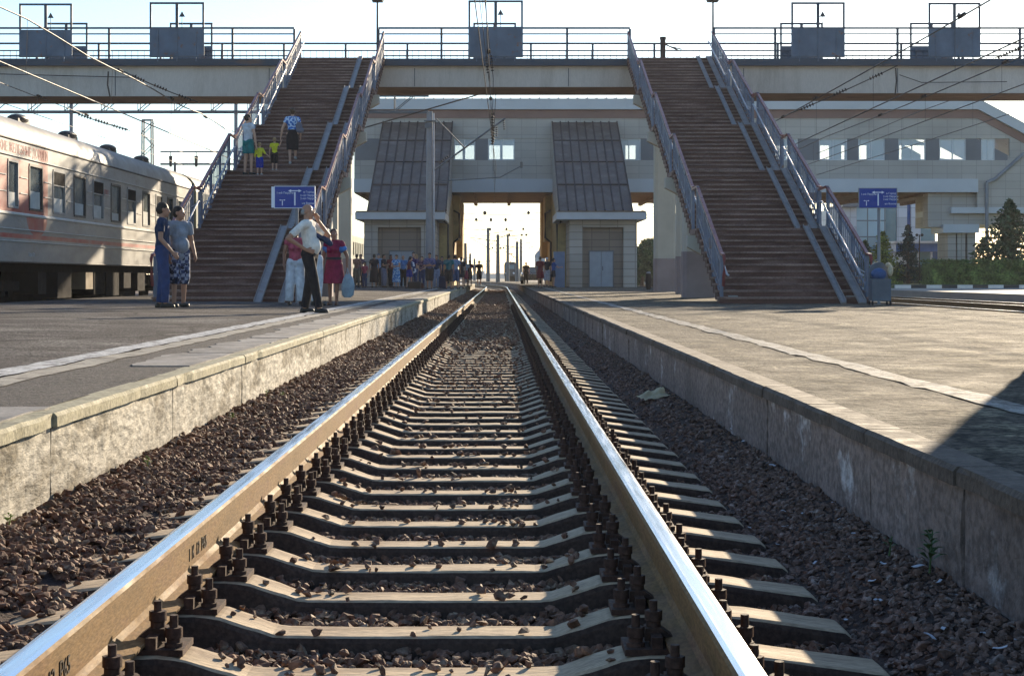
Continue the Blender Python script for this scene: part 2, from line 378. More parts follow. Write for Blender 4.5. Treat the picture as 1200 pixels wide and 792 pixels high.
def sleeper_mesh(seed, det=True):
    xs = ([-1.35,-1.33]+[round(-1.28+0.04*i,3) for i in range(65)]+[1.33,1.35] if det else [-1.35,-1.02,-0.94,-0.66,-0.60,-0.43,0.43,0.60,0.66,0.94,1.02,1.35])
    mb = MB(); vs = []
    for x in xs:
        z = ztop(abs(x)); tw = 0.083 if abs(x) < 0.5 else 0.096; e = 0.0
        if abs(x) > 1.34: e = 0.012
        nz = 0.004*N(x, seed, 0, 3)+0.003*N(x, seed, 1, 11); ny = 0.006*N(x, seed, 3, 6)+0.005*N(x, seed, 9, 17)
        sec = [(-tw-0.055, z-0.16),(-tw-0.008+ny, z-0.020),(-tw+0.004+ny, z-0.006-e),(-tw+0.014, z-e+nz),(0, z-e+nz+0.001),(tw-0.014, z-e+nz),(tw-0.004, z-0.006-e),(tw+0.008, z-0.020),(tw+0.055, z-0.16)]
        vs += [(x, a, b_) for a, b_ in sec]
    n = 9
    top = (2,3,4,5)
    fs = [(i*n+j, i*n+j+1, (i+1)*n+j+1, (i+1)*n+j) for j in top for i in range(len(xs)-1)]
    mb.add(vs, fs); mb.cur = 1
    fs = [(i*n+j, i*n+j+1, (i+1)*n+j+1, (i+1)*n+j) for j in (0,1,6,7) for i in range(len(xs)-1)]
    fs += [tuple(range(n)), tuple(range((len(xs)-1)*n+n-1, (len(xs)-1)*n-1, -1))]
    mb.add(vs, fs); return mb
fast_steel = mat('fastening_steel', (0.065,0.036,0.025), 0.8, 0.35, 20, 0.002, 60, fine=0.3)
def plate_mb(xc):
    mb = MB(); z = -0.203
    mb.box(xc-0.185, xc+0.185, -0.08, 0.08, z-0.002, z+0.016)
    for s in (-1, 1):
        mb.box(*sorted((xc+s*0.080, xc+s*0.110)), -0.075, 0.075, z+0.016, z+0.048)
    return mb
def clamp_mb(x, y, s):    # tall rail clamp bolt with its clip, hex nut and spring washer
    mb = MB(); z = -0.187
    mb.prism([(x-s*0.055, z+0.020),(x-s*0.020, z+0.045),(x+s*0.025, z+0.045),(x+s*0.028, z+0.010),(x+s*0.012, z+0.010),(x+s*0.008, z+0.026),(x-s*0.02, z+0.026),(x-s*0.052, z+0.008)], 'y', y-0.03, y+0.03)
    mb.cyl((x, y), 0.021, z+0.045, z+0.060, 10); mb.cyl((x, y), 0.025, z+0.062, z+0.090, 6); mb.cyl((x, y), 0.0115, z+0.086, z+0.118, 8); return mb
def anchor_mb(x, y):
    mb = MB(); z = -0.187
    mb.cyl((x, y), 0.026, z, z+0.012, 10); mb.cyl((x, y), 0.020, z+0.012, z+0.024, 8); mb.cyl((x, y), 0.025, z+0.026, z+0.054, 6); mb.cyl((x, y), 0.012, z+0.05, z+0.088, 8); return mb
SL_LABEL = 'weathered concrete sleeper lying in ballast across the middle track under both rails'
def make_sleeper(seed, level):
    root = bpy.data.objects.new('sleeper', obj('sleeper_src', sleeper_mesh(seed, level > 0), [slp, slp_side]).data)
    src = bpy.data.objects['sleeper_src']; bpy.data.objects.remove(src); C.objects.link(root); root.data.name = 'sleeper'
    tag(root, SL_LABEL, 'sleeper', 'concrete sleepers of the middle track')
    if level == 0: return root
    for xc in (-GH, GH):
        if level == 2:
            p = obj('rail_fastening', plate_mb(xc), fast_steel, root, local=True)
            for s in (-1, 1):
                b1 = obj('clamp_bolt', clamp_mb(xc+s*0.098, 0.012, s), fast_steel, p, local=True)
                b2 = obj('anchor_bolt', anchor_mb(xc+s*0.152, -0.035), fast_steel, p, local=True)
        else:
            mb = plate_mb(xc)
            for s in (-1, 1):
                for q in (clamp_mb(xc+s*0.098, 0.012, s), anchor_mb(xc+s*0.152, -0.035)): mb.add(q.v, q.f)
            obj('rail_fastening', mb, fast_steel, root, local=True)
    return root
protos = {2: [make_sleeper(s, 2) for s in range(5)], 1: [make_sleeper(s+9, 1) for s in range(2)], 0: [make_sleeper(30, 0)]}
used = set(); SLY = []
for k in range(-4, 232):
    y = 4.555+0.547*k; lev = 2 if y < 19 else (1 if y < 55 else 0)
    pl = protos[lev]; p = pl[(k*7+3) % len(pl)]
    if p.name not in used: o = p; used.add(p.name)
    else: o = copy_tree(p)
    o.location = (TC+curve_x(y)+rng.uniform(-0.008, 0.008), y+rng.uniform(-0.008, 0.008), rng.uniform(-0.003, 0.002))
    o.rotation_euler = (0, 0, rng.uniform(-0.006, 0.006)); SLY.append(y)

# ------------------------------------------------------------------ ballast
bal = mat('ballast_stone', (0.165,0.088,0.055), 0.8, 0.6, 16, 0.003, 60, fine=0.3, fscale=50, col2=(0.25,0.175,0.115), c2scale=14, c2lo=0.53, c2hi=0.59)
bed = mat('ballast_dust', (0.05,0.030,0.023), 0.95, 0.35, 8, 0.02, 30, fine=0.4, fscale=40)
dustm = mat('trodden_ballast', (0.16,0.098,0.072), 0.8, 0.5, 15, 0.004, 50, fine=0.4, fscale=45, col2=(0.29,0.225,0.19), c2scale=18, c2lo=0.55, c2hi=0.62)
def bz(x, y):
    a = abs(x-TC)
    pts = [(0,-0.335),(0.42,-0.335),(0.60,-0.318),(0.95,-0.305),(1.10,-0.27),(1.36,-0.235),(1.80,-0.15)]
    if x > TC: pts = pts[:4]+[(1.10,-0.315),(1.36,-0.285),(1.50,-0.20),(1.80,-0.14)]
    z = pts[-1][1]
    for (p, zp), (q, zq) in zip(pts, pts[1:]):
        if a <= q: z = zp+(zq-zp)*(a-p)/(q-p); break
    return z+0.010*N(x, y, 0, 3)+0.008*N(x, y, 5, 9)
xsb = [TC-1.80+0.06*i for i in range(61)]
o = grid('ballast_bed', xsb, prog(-2, 330, 0.06, 1.012), bz, bed, smooth=False); tag(o, kind='structure')
def stone_templates(n, pts, sq=(1,0.75,0.55)):
    T = []
    for i in range(n):
        bm = bmesh.new()
        for _ in range(pts):
            v = Vector((rng.gauss(0,1), rng.gauss(0,1), rng.gauss(0,1))).normalized()*rng.uniform(0.75, 1.0)
            bm.verts.new((v.x*sq[0], v.y*sq[1], v.z*sq[2]))
        r = bmesh.ops.convex_hull(bm, input=bm.verts)
        for v in [v for v in bm.verts if not v.link_faces]: bm.verts.remove(v)
        bmesh.ops.triangulate(bm, faces=bm.faces); bm.verts.index_update()
        T.append((np.array([v.co[:] for v in bm.verts]), np.array([[v.index for v in f.verts] for f in bm.faces]))); bm.free()
    return T
TS = stone_templates(14, 13); nr = np.random.RandomState(5)
def stones(name, spots, m, label):
    VV = []; FF = []; o = 0
    for (x, y, z, s) in spots:
        V, T_ = TS[nr.randint(len(TS))]
        a = nr.uniform(0, 2*math.pi); b_ = nr.normal(0, 0.45); c = nr.normal(0, 0.45)
        M = np.array((Matrix.Rotation(a, 3, 'Z') @ Matrix.Rotation(b_, 3, 'X') @ Matrix.Rotation(c, 3, 'Y')))
        VV.append((V*s) @ M.T+np.array([x, y, z])); FF.append(T_+o); o += len(V)
    ob = fast_mesh(name, np.concatenate(VV), np.concatenate(FF), m); return tag(ob, label, 'ballast', kind='stuff')
def spots_in(x0, x1, y0, y1, dens, s0, s1, up=0.01):
    out = []; n = int((x1-x0)*(y1-y0)*dens)
    for _ in range(n):
        x = nr.uniform(x0, x1); y = nr.uniform(y0, y1); s = nr.uniform(s0, s1)*(1.35 if nr.rand() < 0.1 else 1)
        if any(abs(x-TC-q) < 0.17 for q in (-GH, GH)) : continue
        z = bz(x, y)+nr.uniform(-0.3, 0.9)*s*0.5+up
        if abs(x-TC) < 1.36:
            d = min(abs(y-q) for q in SLY if abs(q-y) < 0.6) if y > 2.6 and y < 125 else 1
            if d < 0.085+s*0.35:
                if abs(x-TC) < 0.58 and nr.rand() < (0.05 if y < 10 else 0.10 if y < 16 else 0.25 if y < 24 else 0.55 if y < 34 else 0.9): z = ztop(abs(x-TC))+s*0.40
                elif x < TC and abs(x-TC) > 1.15 and nr.rand() < 0.12: z = ztop(abs(x-TC))+s*0.35
                else: continue
            elif abs(x-TC) < 0.6: z = min(z+0.004, ztop(abs(x-TC))+0.012-s*0.3)
        out.append((x+curve_x(y), y, z, s))
    return out
sp = spots_in(-1.98, 0.98, 2.7, 9.5, 1750, 0.012, 0.031)+spots_in(-1.98, 0.98, 9.5, 22, 700, 0.019, 0.036)+spots_in(-1.98, 0.98, 22, 60, 210, 0.03, 0.05)+spots_in(-1.98, 0.98, 60, 124, 60, 0.05, 0.08)
stones('ballast', sp, bal, 'loose brown crushed stone between and beside the sleepers')
sp = spots_in(0.80, 1.47, 2.7, 9.5, 2300, 0.008, 0.026, 0.0)+spots_in(0.80, 1.47, 9.5, 24, 500, 0.014, 0.032, 0.0)+spots_in(0.8, 1.47, 24, 60, 100, 0.02, 0.04, 0.0)
stones('trodden_ballast', sp, dustm, 'dusty trodden fine stone along the foot of the right platform wall')
# ------------------------------------------------------------------ footbridge over the tracks
DZ = 9.28; DY0, DY1 = 63.0, 66.1
girder_m = mat('bridge_girder_concrete', (0.50,0.455,0.41), 0.75, 0.10, 0.35, 0.003, 12, fine=0.05, fscale=30, col2=(0.31,0.265,0.22), c2scale=0.8, c2lo=0.48, c2hi=0.78, stretch=(1.2,1,0.22))
under_m = mat('brown_shade_soffit', (0.20,0.13,0.085), 0.85, 0.25, 1.2)  # shading of the girder underside put into this brown
shield_m = mat('shield_sheet_metal', (0.085,0.12,0.175), 0.45, 0.2, 1.5, 0.001, 20, col2=(0.15,0.07,0.04), c2scale=2.6, c2lo=0.59, c2hi=0.66)
edge_m = mat('deck_edge_steel', (0.045,0.062,0.088), 0.6, 0.2, 1.0, col2=(0.12,0.07,0.05), c2scale=1.5, c2lo=0.6, c2hi=0.7, stretch=(0.2,1,1))
fb = thing('footbridge', (0,64.5,0), 'long grey concrete footbridge crossing above all the tracks with dark railings', 'footbridge')
mb = MB(); mb.box(-48, 48, DY0+0.05, DY1, DZ-0.22, DZ); obj('deck', mb, girder_m, fb)
mb = MB()
mb.box(-48, 48, DY0-0.05, DY0+0.048, DZ-0.26, DZ+0.012); mb.box(-48, 48, DY1+0.002, DY1+0.1, DZ-0.26, DZ+0.012); obj('edge_beam', mb, edge_m, fb)
for x0, x1, zb in ((-48,-6.35,7.86),(-6.33,6.48,8.22),(6.5,48,7.98)):
    mb = MB(); mb.box(x0, x1, DY0+0.22, DY0+0.62, zb, DZ-0.222); mb.box(x0, x1, DY1-0.62, DY1-0.22, zb, DZ-0.222)
    mb.box(x0, x1, DY0+0.18, DY0+0.66, DZ-0.32, DZ-0.262)
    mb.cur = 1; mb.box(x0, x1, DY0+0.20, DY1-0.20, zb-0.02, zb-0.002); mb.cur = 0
    go = obj('girder', mb, [girder_m, under_m], fb); xx = x0+3.0
    while xx < x1: sm_ = MB(); sm_.box(xx-0.012, xx+0.012, DY0+0.208, DY0+0.217, zb+0.02, DZ-0.33); obj('plate_seam', sm_, edge_m, go); xx += 6.0
col_m = mat('painted_column', (0.50,0.47,0.40), 0.8, 0.12, 0.8, 0.002, 15, col2=(0.34,0.31,0.27), c2scale=0.8, c2lo=0.55, c2hi=0.8)
col_b = mat('column_base_paint', (0.30,0.24,0.235), 0.8, 0.15, 1)
def column(x, y, wx, wy, ztop_, par, zb=PLZ):
    mb = MB(); c = 0.10; bx = wx/2; by = wy/2
    poly = [(x-bx+c, y-by),(x+bx-c, y-by),(x+bx, y-by+c),(x+bx, y+by-c),(x+bx-c, y+by),(x-bx+c, y+by),(x-bx, y+by-c),(x-bx, y-by+c)]
    mb.prism(poly, 'z', zb, ztop_)
    o = obj('column', mb, col_m, par)
    poly2 = [(x+(a-x)*1.03, y+(b_-y)*1.03) for a, b_ in poly]; mb = MB(); mb.prism(poly2, 'z', zb-0.02, zb+1.32)
    obj('painted_base', mb, col_b, o); return o
column(-6.32, 64.6, 0.82, 0.82, 7.86, fb); column(6.55, 64.6, 0.82, 0.82, 7.98, fb)
column(-24, 64.6, 0.82, 0.82, 7.86, fb, -0.2); column(24, 64.6, 0.82, 0.82, 7.98, fb, 0.2)
def frame_rail(x0, x1, y, ztop_, par, step, zs, w=0.085, balus=False):
    mb = MB(); mb.box(x0, x1, y-0.04, y+0.04, ztop_-0.065, ztop_)
    for z in zs: mb.box(x0, x1, y-0.022, y+0.022, z-0.024, z+0.024)
    if balus:
        x = x0+0.13
        while x < x1: mb.box(x-0.009, x+0.009, y-0.009, y+0.009, DZ+0.10, zs[0]); x += 0.26
    ro = obj('railing', mb, edge_m, par)
    n = max(1, round((x1-x0)/step))
    for i in range(n+1):
        xx = x0+(x1-x0)*i/n; m2 = MB(); m2.box(xx-w/2, xx+w/2, y-w/2, y+w/2, DZ+0.013, ztop_-0.066); obj('post', m2, edge_m, ro)
    return ro
for a, b_ in ((-44,-8.0),(-4.72,5.05),(8.32,44)): frame_rail(a, b_, DY0+0.05, DZ+1.24, fb, 2.4, (DZ+0.62, DZ+0.98, DZ+0.13))
frame_rail(-44, 44, DY1-0.05, DZ+1.07, fb, 2.5, (DZ+0.75, DZ+0.10), balus=True)
tri_m = mat('warning_sign_dark', (0.05,0.05,0.06), 0.5, 0.1); tri_y = mat('warning_sign_yellow', (0.5,0.36,0.03), 0.5, 0.1)
def shield(xc, wd, ya, h, fh, par, tri=True):
    mb = MB(); x0, x1 = xc-wd/2, xc+wd/2
    mb.box(x0, x1, ya-0.012, ya+0.012, DZ+0.06, DZ+h)
    for q in (0.15, 0.5, 0.85): mb.box(x0+wd*q-0.02, x0+wd*q+0.02, ya-0.045, ya-0.013, DZ-0.1, DZ+h-0.05)
    mb.box(x0, x1, ya-0.05, ya-0.013, DZ+0.10, DZ+0.16)
    o = obj('safety_shield', mb, shield_m, par); mb = MB(); t = 0.075; z1 = DZ+h+fh
    for xx in (x0+t/2, xc, x1-t/2): mb.box(xx-t/2*(1.5 if xx == xc else 1), xx+t/2*(1.5 if xx == xc else 1), ya-0.025, ya+0.025, DZ+h+0.001, z1-t-0.001)
    mb.box(x0, x1, ya-0.025, ya+0.025, z1-t, z1); obj('mesh_frame', mb, edge_m, o)
    if tri:
        xt = xc+wd*0.09; zt = DZ+h+fh*0.45; mb = MB()
        mb.prism([(xt-0.12, zt), (xt+0.12, zt), (xt, zt+0.22)], 'y', ya+0.03, ya+0.045)
        mb.box(xt-0.012, xt+0.012, ya+0.03, ya+0.042, DZ+h, zt); obj('warning_triangle', mb, tri_m, o)
for xc, wd, h in ((-17.65,2.06,1.13),(-12.55,2.12,1.18),(-0.17,2.12,1.25),(12.35,2.08,1.18),(17.65,2.02,1.16)):
    shield(xc, wd, DY0-0.02, h, 1.02, fb); shield(xc-0.05, 1.75, DY1+0.06, 0.95, 0.95, fb, False)
mb = MB(); mb.cyl((6.6, 65.7), 0.11, DZ+0.01, DZ+1.15, 14); mb.cyl((6.6, 65.7), 0.13, DZ+1.15, DZ+1.25, 14)
mb.bar((6.7,65.7,DZ+0.95),(7.25,65.6,DZ+0.68), 0.05); mb.bar((6.95,65.7,DZ+0.85),(7.35,65.6,DZ+0.74), 0.04)
tag(obj('standpipe', mb, ironm), 'dark stubby pipe post with a short bracket standing on the footbridge above the right stairway', 'post')
for x, lb in ((-4.78,'lamp post with a flat dark head rising over the top of the left stairway'),(8.30,'lamp post with a flat dark head rising over the top of the right stairway')):
    t = thing('lamp_post', (x, 63.0, DZ), lb, 'lamp post', 'lamp posts on the footbridge')
    mb = MB(); mb.tube([(x,63.2,DZ+0.1),(x,63.2,DZ+2.26)], [0.045,0.035], 8); obj('pole', mb, ironm, t)
    mb = MB(); mb.prism([(x-0.2,DZ+2.262),(x+0.2,DZ+2.262),(x+0.24,DZ+2.36),(x+0.1,DZ+2.46),(x-0.1,DZ+2.46),(x-0.24,DZ+2.36)], 'y', 62.95, 63.45); obj('lamp_head', mb, ironm, t)

# ------------------------------------------------------------------ stairways
D0 = 36.4; NS = 12; RH = (DZ-PLZ)/(5*NS); RUN = 4.44; LAND = 1.10; TD = RUN/NS
stair_m = mat('stair_riser_brown', (0.11,0.052,0.040), 0.7, 0.25, 3, 0.003, 25, fine=0.2, col2=(0.16,0.095,0.08), c2scale=1.5, c2lo=0.5, c2hi=0.7, stretch=(0.4,1,1))
nose_m = mat('worn_stair_nosing', (0.26,0.17,0.14), 0.7, 0.3, 2.5, 0.002, 30, fine=0.25, col2=(0.13,0.075,0.065), c2scale=2.0, c2lo=0.45, c2hi=0.62, stretch=(0.4,1,1))
ramp_m = mat('ramp_channel_steel', (0.27,0.245,0.235), 0.5, 0.2, 3, 0.001, 30, col2=(0.16,0.10,0.09), c2scale=3, c2lo=0.6, c2hi=0.7)
def fl(k): return D0+k*(RUN+LAND), PLZ+k*NS*RH       # bottom depth and height of flight k
def step_at(k, i): y, z = fl(k); return y+(i+0.5)*TD, z+(i+1)*RH
def stairway(xa, xb, label, ramps, rails_in):
    t = thing('stairway', ((xa+xb)/2, D0, PLZ), label, 'stairway', 'stairways up to the footbridge')
    for k in range(5):
        y0, z0 = fl(k); mb = MB()
        for i in range(NS):
            zt = z0+(i+1)*RH; ya = y0+i*TD
            mb.cur = 0; mb.box(xa, xb, ya, ya+TD+0.03, zt-RH-0.075 if not (k == 0 and i == 0) else PLZ-0.02, zt-0.047)
            mb.cur = 1; mb.box(xa-0.02, xb+0.02, ya-0.035, ya+TD-0.002, zt-0.045, zt+(0.0015*(i % 3)))
        obj('flight', mb, [stair_m, nose_m], t)
        mb = MB()   # slim raking beams under the flight
        for xx in (xa+0.35, xb-0.35):
            mb.bar((xx, y0+0.25, max(PLZ+0.02, z0-0.28)), (xx, y0+RUN, z0+NS*RH-0.32), 0.22, 0.22)
        if k > 0 or True: obj('raking_beam', mb, concrete, t)
        if k < 4:
            zl_ = z0+NS*RH; mb = MB(); mb.box(xa-0.02, xb+0.02, y0+RUN+0.001, y0+RUN+LAND-0.037, zl_-0.13, zl_-0.001)
            obj('landing', mb, nose_m, t)
            mb = MB(); yb = y0+RUN+0.35; mb.prism([(xa-0.16, zl_-0.16),(xb+0.16, zl_-0.16),(xb+0.16, zl_-0.45),(xb-0.5, zl_-0.80),(xa+0.5, zl_-0.80),(xa-0.16, zl_-0.45)], 'y', yb, yb+0.42)
            obj('landing_beam', mb, col_m, t)
        for (rx, rw) in ramps:
            if k == 4 and rw > 0.2 and False: continue
            mb = MB(); a = Vector((rx, y0-TD-0.08, z0+0.02)); b_ = Vector((rx, y0+RUN-TD-0.02, z0+NS*RH+0.045))
            mb.bar(a, b_, rw, 0.035); 
            for s in (-1, 1): mb.bar(a+Vector((s*rw/2,0,0.028)), b_+Vector((s*rw/2,0,0.028)), 0.012, 0.07)
            obj('pram_ramp', mb, ramp_m, t)
        for xx, s in ((xa+0.05, -1), (xb-0.05, 1)):
            zt = z0+NS*RH; inn = -s
            mb = MB(); H = 1.02
            p0 = Vector((xx, y0+0.02, z0+H+0.1)); p1 = Vector((xx, y0+RUN+0.10, zt+H+0.05)); 
            mb.bar(p0, p1, 0.075, 0.05)
            if k < 4: mb.bar(p1, Vector((xx, y0+RUN+LAND-0.05, zt+H+0.02)), 0.07, 0.045)
            mb.bar(p0, p0+Vector((0,-0.30,-0.03)), 0.075, 0.05)
            if k == 0: mb.tube([p0+Vector((0,-0.30,-0.03)), p0+Vector((0,-0.40,-0.12)), p0+Vector((0,-0.37,-0.45)), p0+Vector((0,-0.26,-0.72))], 0.036, 8)
            ro = obj('railing', mb, rail_red, t)
            mb = MB()   # lower guard rails and the inner hand rail
            for hh in (0.36, 0.90): mb.bar((xx, y0+0.05, z0+hh), (xx, y0+RUN, zt+hh), 0.04, 0.04)
            mb.bar((xx, y0+0.1, z0+0.14), (xx, y0+RUN, zt+0.14), 0.025, 0.025)
            n = 22
            for i in range(n):
                q = (i+0.5)/n; yy = y0+RUN*q; zz = z0+(zt-z0)*q; mb.bar((xx, yy, zz+0.15), (xx, yy, zz+1.04), 0.022)
            obj('balusters', mb, steel_blue, ro)
            mb = MB(); xi = xx+inn*0.13
            mb.tube([(xi, y0-0.14, z0+0.64), (xi, y0+0.12, z0+0.66), (xi, y0+RUN+0.1, zt+0.70), (xi, y0+RUN+0.25, zt+0.70)], 0.024, 8)
            for q in (0.06, 0.5, 0.97): mb.bar((xx, y0+RUN*q, z0+(zt-z0)*q+0.6), (xi, y0+RUN*q, z0+(zt-z0)*q+0.67), 0.022)
            obj('inner_handrail', mb, pale_paint, ro)
            for q in (0.0, 0.33, 0.66, 1.0):
                yy = y0+0.04+(RUN-0.06)*q; zz = z0+(zt-z0)*q
                mb = MB(); mb.box(xx-0.035, xx+0.035, yy-0.035, yy+0.035, zz-(0 if q == 0 and k == 0 else 0.1), zz+H+0.05); 
                obj('post', mb, steel_blue, ro)
            if k < 4:
                mb = MB(); yy = y0+RUN+LAND-0.12; mb.box(xx-0.035, xx+0.035, yy-0.035, yy+0.035, zt, zt+H-0.03); obj('post', mb, steel_blue, ro)
    return t
SLX = (-7.80,-4.48); SRX = (4.93,8.30)
stl = stairway(*SLX, 'left brown stairway with four people climbing it up to the footbridge', [(-5.38, 0.17), (-4.85, 0.13)], None)
strr = stairway(*SRX, 'right brown empty stairway with two pram ramps up to the footbridge', [(7.62, 0.12), (8.04, 0.17)], None)
column(5.72, 46.6, 0.95, 0.6, PLZ+2*NS*RH-0.95, strr); column(-5.3, 46.6, 0.95, 0.6, PLZ+2*NS*RH-0.95, stl)
column(6.6, 57.5, 0.7, 0.6, PLZ+4*NS*RH-0.9, strr); column(-6.1, 57.5, 0.7, 0.6, PLZ+4*NS*RH-0.9, stl)

# ------------------------------------------------------------------ direction signs
sign_b = mat('sign_blue', (0.015,0.045,0.28), 0.4, 0.05); sign_w = mat('sign_white', (0.75,0.78,0.85), 0.5, 0.05); grey_steel = mat('grey_steel', (0.22,0.23,0.25), 0.5, 0.15)
def dsign(x, y, wd, h, zb, label, lit):
    t = thing('direction_sign', (x, y, PLZ), label, 'sign', 'blue direction signs')
    mb = MB(); mb.tube([(x+0.04, y+0.06, PLZ),(x+0.04, y+0.06, zb+h*0.95)], 0.035, 10); obj('pole', mb, grey_steel, t)
    mb = MB(); mb.box(x-wd/2, x+wd/2, y-0.03, y+0.02, zb, zb+h); bo = obj('board', mb, sign_b, t)
    mb = MB(); e = 0.014
    mb.box(x-wd/2-e, x+wd/2+e, y-0.036, y+0.024, zb+h+0.001, zb+h+e); mb.box(x-wd/2-e, x+wd/2+e, y-0.036, y+0.024, zb-e, zb-0.001)
    mb.box(x+wd/2+0.001, x+wd/2+e, y-0.036, y+0.024, zb, zb+h); mb.box(x-wd/2-(0.075 if lit else e), x-wd/2-0.001, y-0.036, y+0.024, zb, zb+h)
    obj('rim', mb, sign_w if lit else grey_steel, bo)
    f = y-0.033
    def arrow(cx, zt, zb_, hw, st):
        mb = MB(); mb.box(cx-st/2, cx+st/2, f, f+0.0025, zb_, zt-hw*0.2)
        mb.prism([(cx-hw, zt),(cx-hw*0.55, zt+hw*0.22),(cx-hw*0.55, zt+hw*0.07),(cx+hw*0.55, zt+hw*0.07),(cx+hw*0.55, zt+hw*0.22),(cx+hw, zt),(cx+hw*0.55, zt-hw*0.22),(cx+hw*0.55, zt-hw*0.07),(cx-hw*0.55, zt-hw*0.07),(cx-hw*0.55, zt-hw*0.22)], 'y', f, f+0.0025)
        obj('arrow', mb, sign_w, bo)
    arrow(x+wd*0.005, zb+h*0.80, zb+h*0.10, wd*0.17, wd*0.035); arrow(x-wd*0.31, zb+h*0.36, zb+h*0.10, wd*0.08, wd*0.02)
    s = h*0.135
    for tx, px_, pz in (('1-ый Перрон', x-wd*0.46, 0.70),('в Город', x+wd*0.22, 0.74),('2-ой Перрон', x+wd*0.14, 0.58),('3-ий Перрон', x+wd*0.14, 0.43),('на Вокзал', x+wd*0.18, 0.20)):
        text_part(tx, s, sign_w, bo, (px_, f, zb+h*pz-s*0.3), (R(90),0,0), 'lettering', 0.001)
dsign(XP(345.5,35.6), 35.6, 0.87, 0.46, ZP(243.5,35.6), 'blue direction sign with white arrows in front of the left stairway, white side edge', True)
dsign(XP(1028.5,35.8), 35.8, 0.82, 0.42, ZP(243.5,35.8), 'blue direction sign with white arrows on a pole right of the right stairway', False)

# bin with a domed hood beside the right stairway
bx = XP(1031, 34.6); byy = 34.6
t = thing('litter_bin', (bx, byy, PLZ), 'grey metal litter bin with a domed hood stuffed with bags beside the right stairway foot', 'bin')
bin_m = mat('bin_grey', (0.10,0.12,0.15), 0.5, 0.2, 3); bag_b = mat('bag_blue', (0.04,0.09,0.22), 0.5, 0.3, 8); bag_c = mat('bag_cream', (0.5,0.43,0.3), 0.7, 0.3, 10); 
mb = MB(); mb.box(bx-0.2, bx+0.2, byy-0.17, byy+0.17, PLZ+0.09, PLZ+0.56); obj('body', mb, bin_m, t)
for sx in (-1, 1):
    for sy in (-1, 1):
        mb = MB(); mb.box(bx+sx*0.19-0.018, bx+sx*0.19+0.018, byy+sy*0.16-0.018, byy+sy*0.16+0.018, PLZ, PLZ+0.089); obj('leg', mb, ironm, t)
mb = MB(); mb.prism([(bx-0.2,PLZ+0.561),(bx+0.2,PLZ+0.561),(bx+0.2,PLZ+0.72)]+[(bx+0.2*math.cos(a*math.pi/8), PLZ+0.72+0.2*math.sin(a*math.pi/8)) for a in range(1,8)]+[(bx-0.2,PLZ+0.72)], 'y', byy+0.08, byy+0.17); obj('hood', mb, bin_m, t)
mb = MB(); mb.ell((bx-0.03, byy-0.04, PLZ+0.66), 0.17, 0.11, 0.13, 14, 10)
tag(obj('plastic_bag', mb, bag_b), 'dark blue bag stuffed into the top of the grey litter bin', 'bag')
mb = MB(); mb.ell((bx+0.22, byy-0.02, PLZ+0.74), 0.06, 0.07, 0.13, 10, 8); mb.ell((bx+0.17, byy-0.03, PLZ+0.86), 0.06, 0.05, 0.05, 10, 8)
tag(obj('cream_bag', mb, bag_c), 'cream crumpled bag hanging over the side of the grey litter bin', 'bag')

# ------------------------------------------------------------------ concourse building over the tracks
def brick_mat(name, col, mortar, sx, sz, rough=0.6, axis='xz', var=0.12, msize=0.02):
    m = mat(name, col, rough, 0)
    n, L, b = nodes(m); tc = n.new('ShaderNodeTexCoord'); sp_ = n.new('ShaderNodeSeparateXYZ'); cb = n.new('ShaderNodeCombineXYZ')
    ge = n.new('ShaderNodeNewGeometry'); L.new(ge.outputs['Position'], sp_.inputs[0])
    ad = n.new('ShaderNodeMath'); ad.operation = 'ADD'; L.new(sp_.outputs['X'], ad.inputs[0]); L.new(sp_.outputs['Y'], ad.inputs[1])
    L.new(ad.outputs[0], cb.inputs['X']); L.new(sp_.outputs['Z'], cb.inputs['Y'])
    br = n.new('ShaderNodeTexBrick'); br.offset = 0.0; L.new(cb.outputs[0], br.inputs['Vector'])
    br.inputs['Scale'].default_value = 1.0; br.inputs['Brick Width'].default_value = sx; br.inputs['Row Height'].default_value = sz; br.inputs['Mortar Size'].default_value = msize
    br.inputs['Color1'].default_value = (*[c*(1-var) for c in col], 1); br.inputs['Color2'].default_value = (*[c*(1+var) for c in col], 1); br.inputs['Mortar'].default_value = (*mortar, 1)
    nz = n.new('ShaderNodeTexNoise'); nz.inputs['Scale'].default_value = 0.35; nz.inputs['Detail'].default_value = 6; L.new(ge.outputs['Position'], nz.inputs['Vector'])
    mr = n.new('ShaderNodeMapRange'); mr.inputs['From Min'].default_value = 0.3; mr.inputs['From Max'].default_value = 0.7; mr.inputs['To Min'].default_value = 0.85; mr.inputs['To Max'].default_value = 1.12; L.new(nz.outputs['Fac'], mr.inputs['Value'])
    sc_ = n.new('ShaderNodeVectorMath'); sc_.operation = 'SCALE'; L.new(br.outputs['Color'], sc_.inputs[0]); L.new(mr.outputs[0], sc_.inputs['Scale']); L.new(sc_.outputs[0], b.inputs['Base Color'])
    return m
clad = brick_mat('beige_cladding_panels', (0.42,0.385,0.345), (0.31,0.28,0.25), 0.95, 0.50, msize=0.018, var=0.05)
tile = brick_mat('tower_wall_tiles', (0.42,0.38,0.34), (0.26,0.235,0.21), 1.0, 0.42, msize=0.025, var=0.07)
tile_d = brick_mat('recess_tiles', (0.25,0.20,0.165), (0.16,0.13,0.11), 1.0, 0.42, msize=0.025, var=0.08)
white_band = mat('pale_fascia_sheet', (0.50,0.52,0.54), 0.5, 0.08, 0.4)
dk_panel = mat('dark_infill_panel', (0.16,0.165,0.18), 0.5, 0.12, 0.5); brown_band = mat('brown_eaves_band', (0.22,0.13,0.11), 0.6, 0.12, 0.5)
roof_m = mat('ribbed_roof_sheet', (0.42,0.46,0.50), 0.35, 0.12, 0.4, metal=0.4)
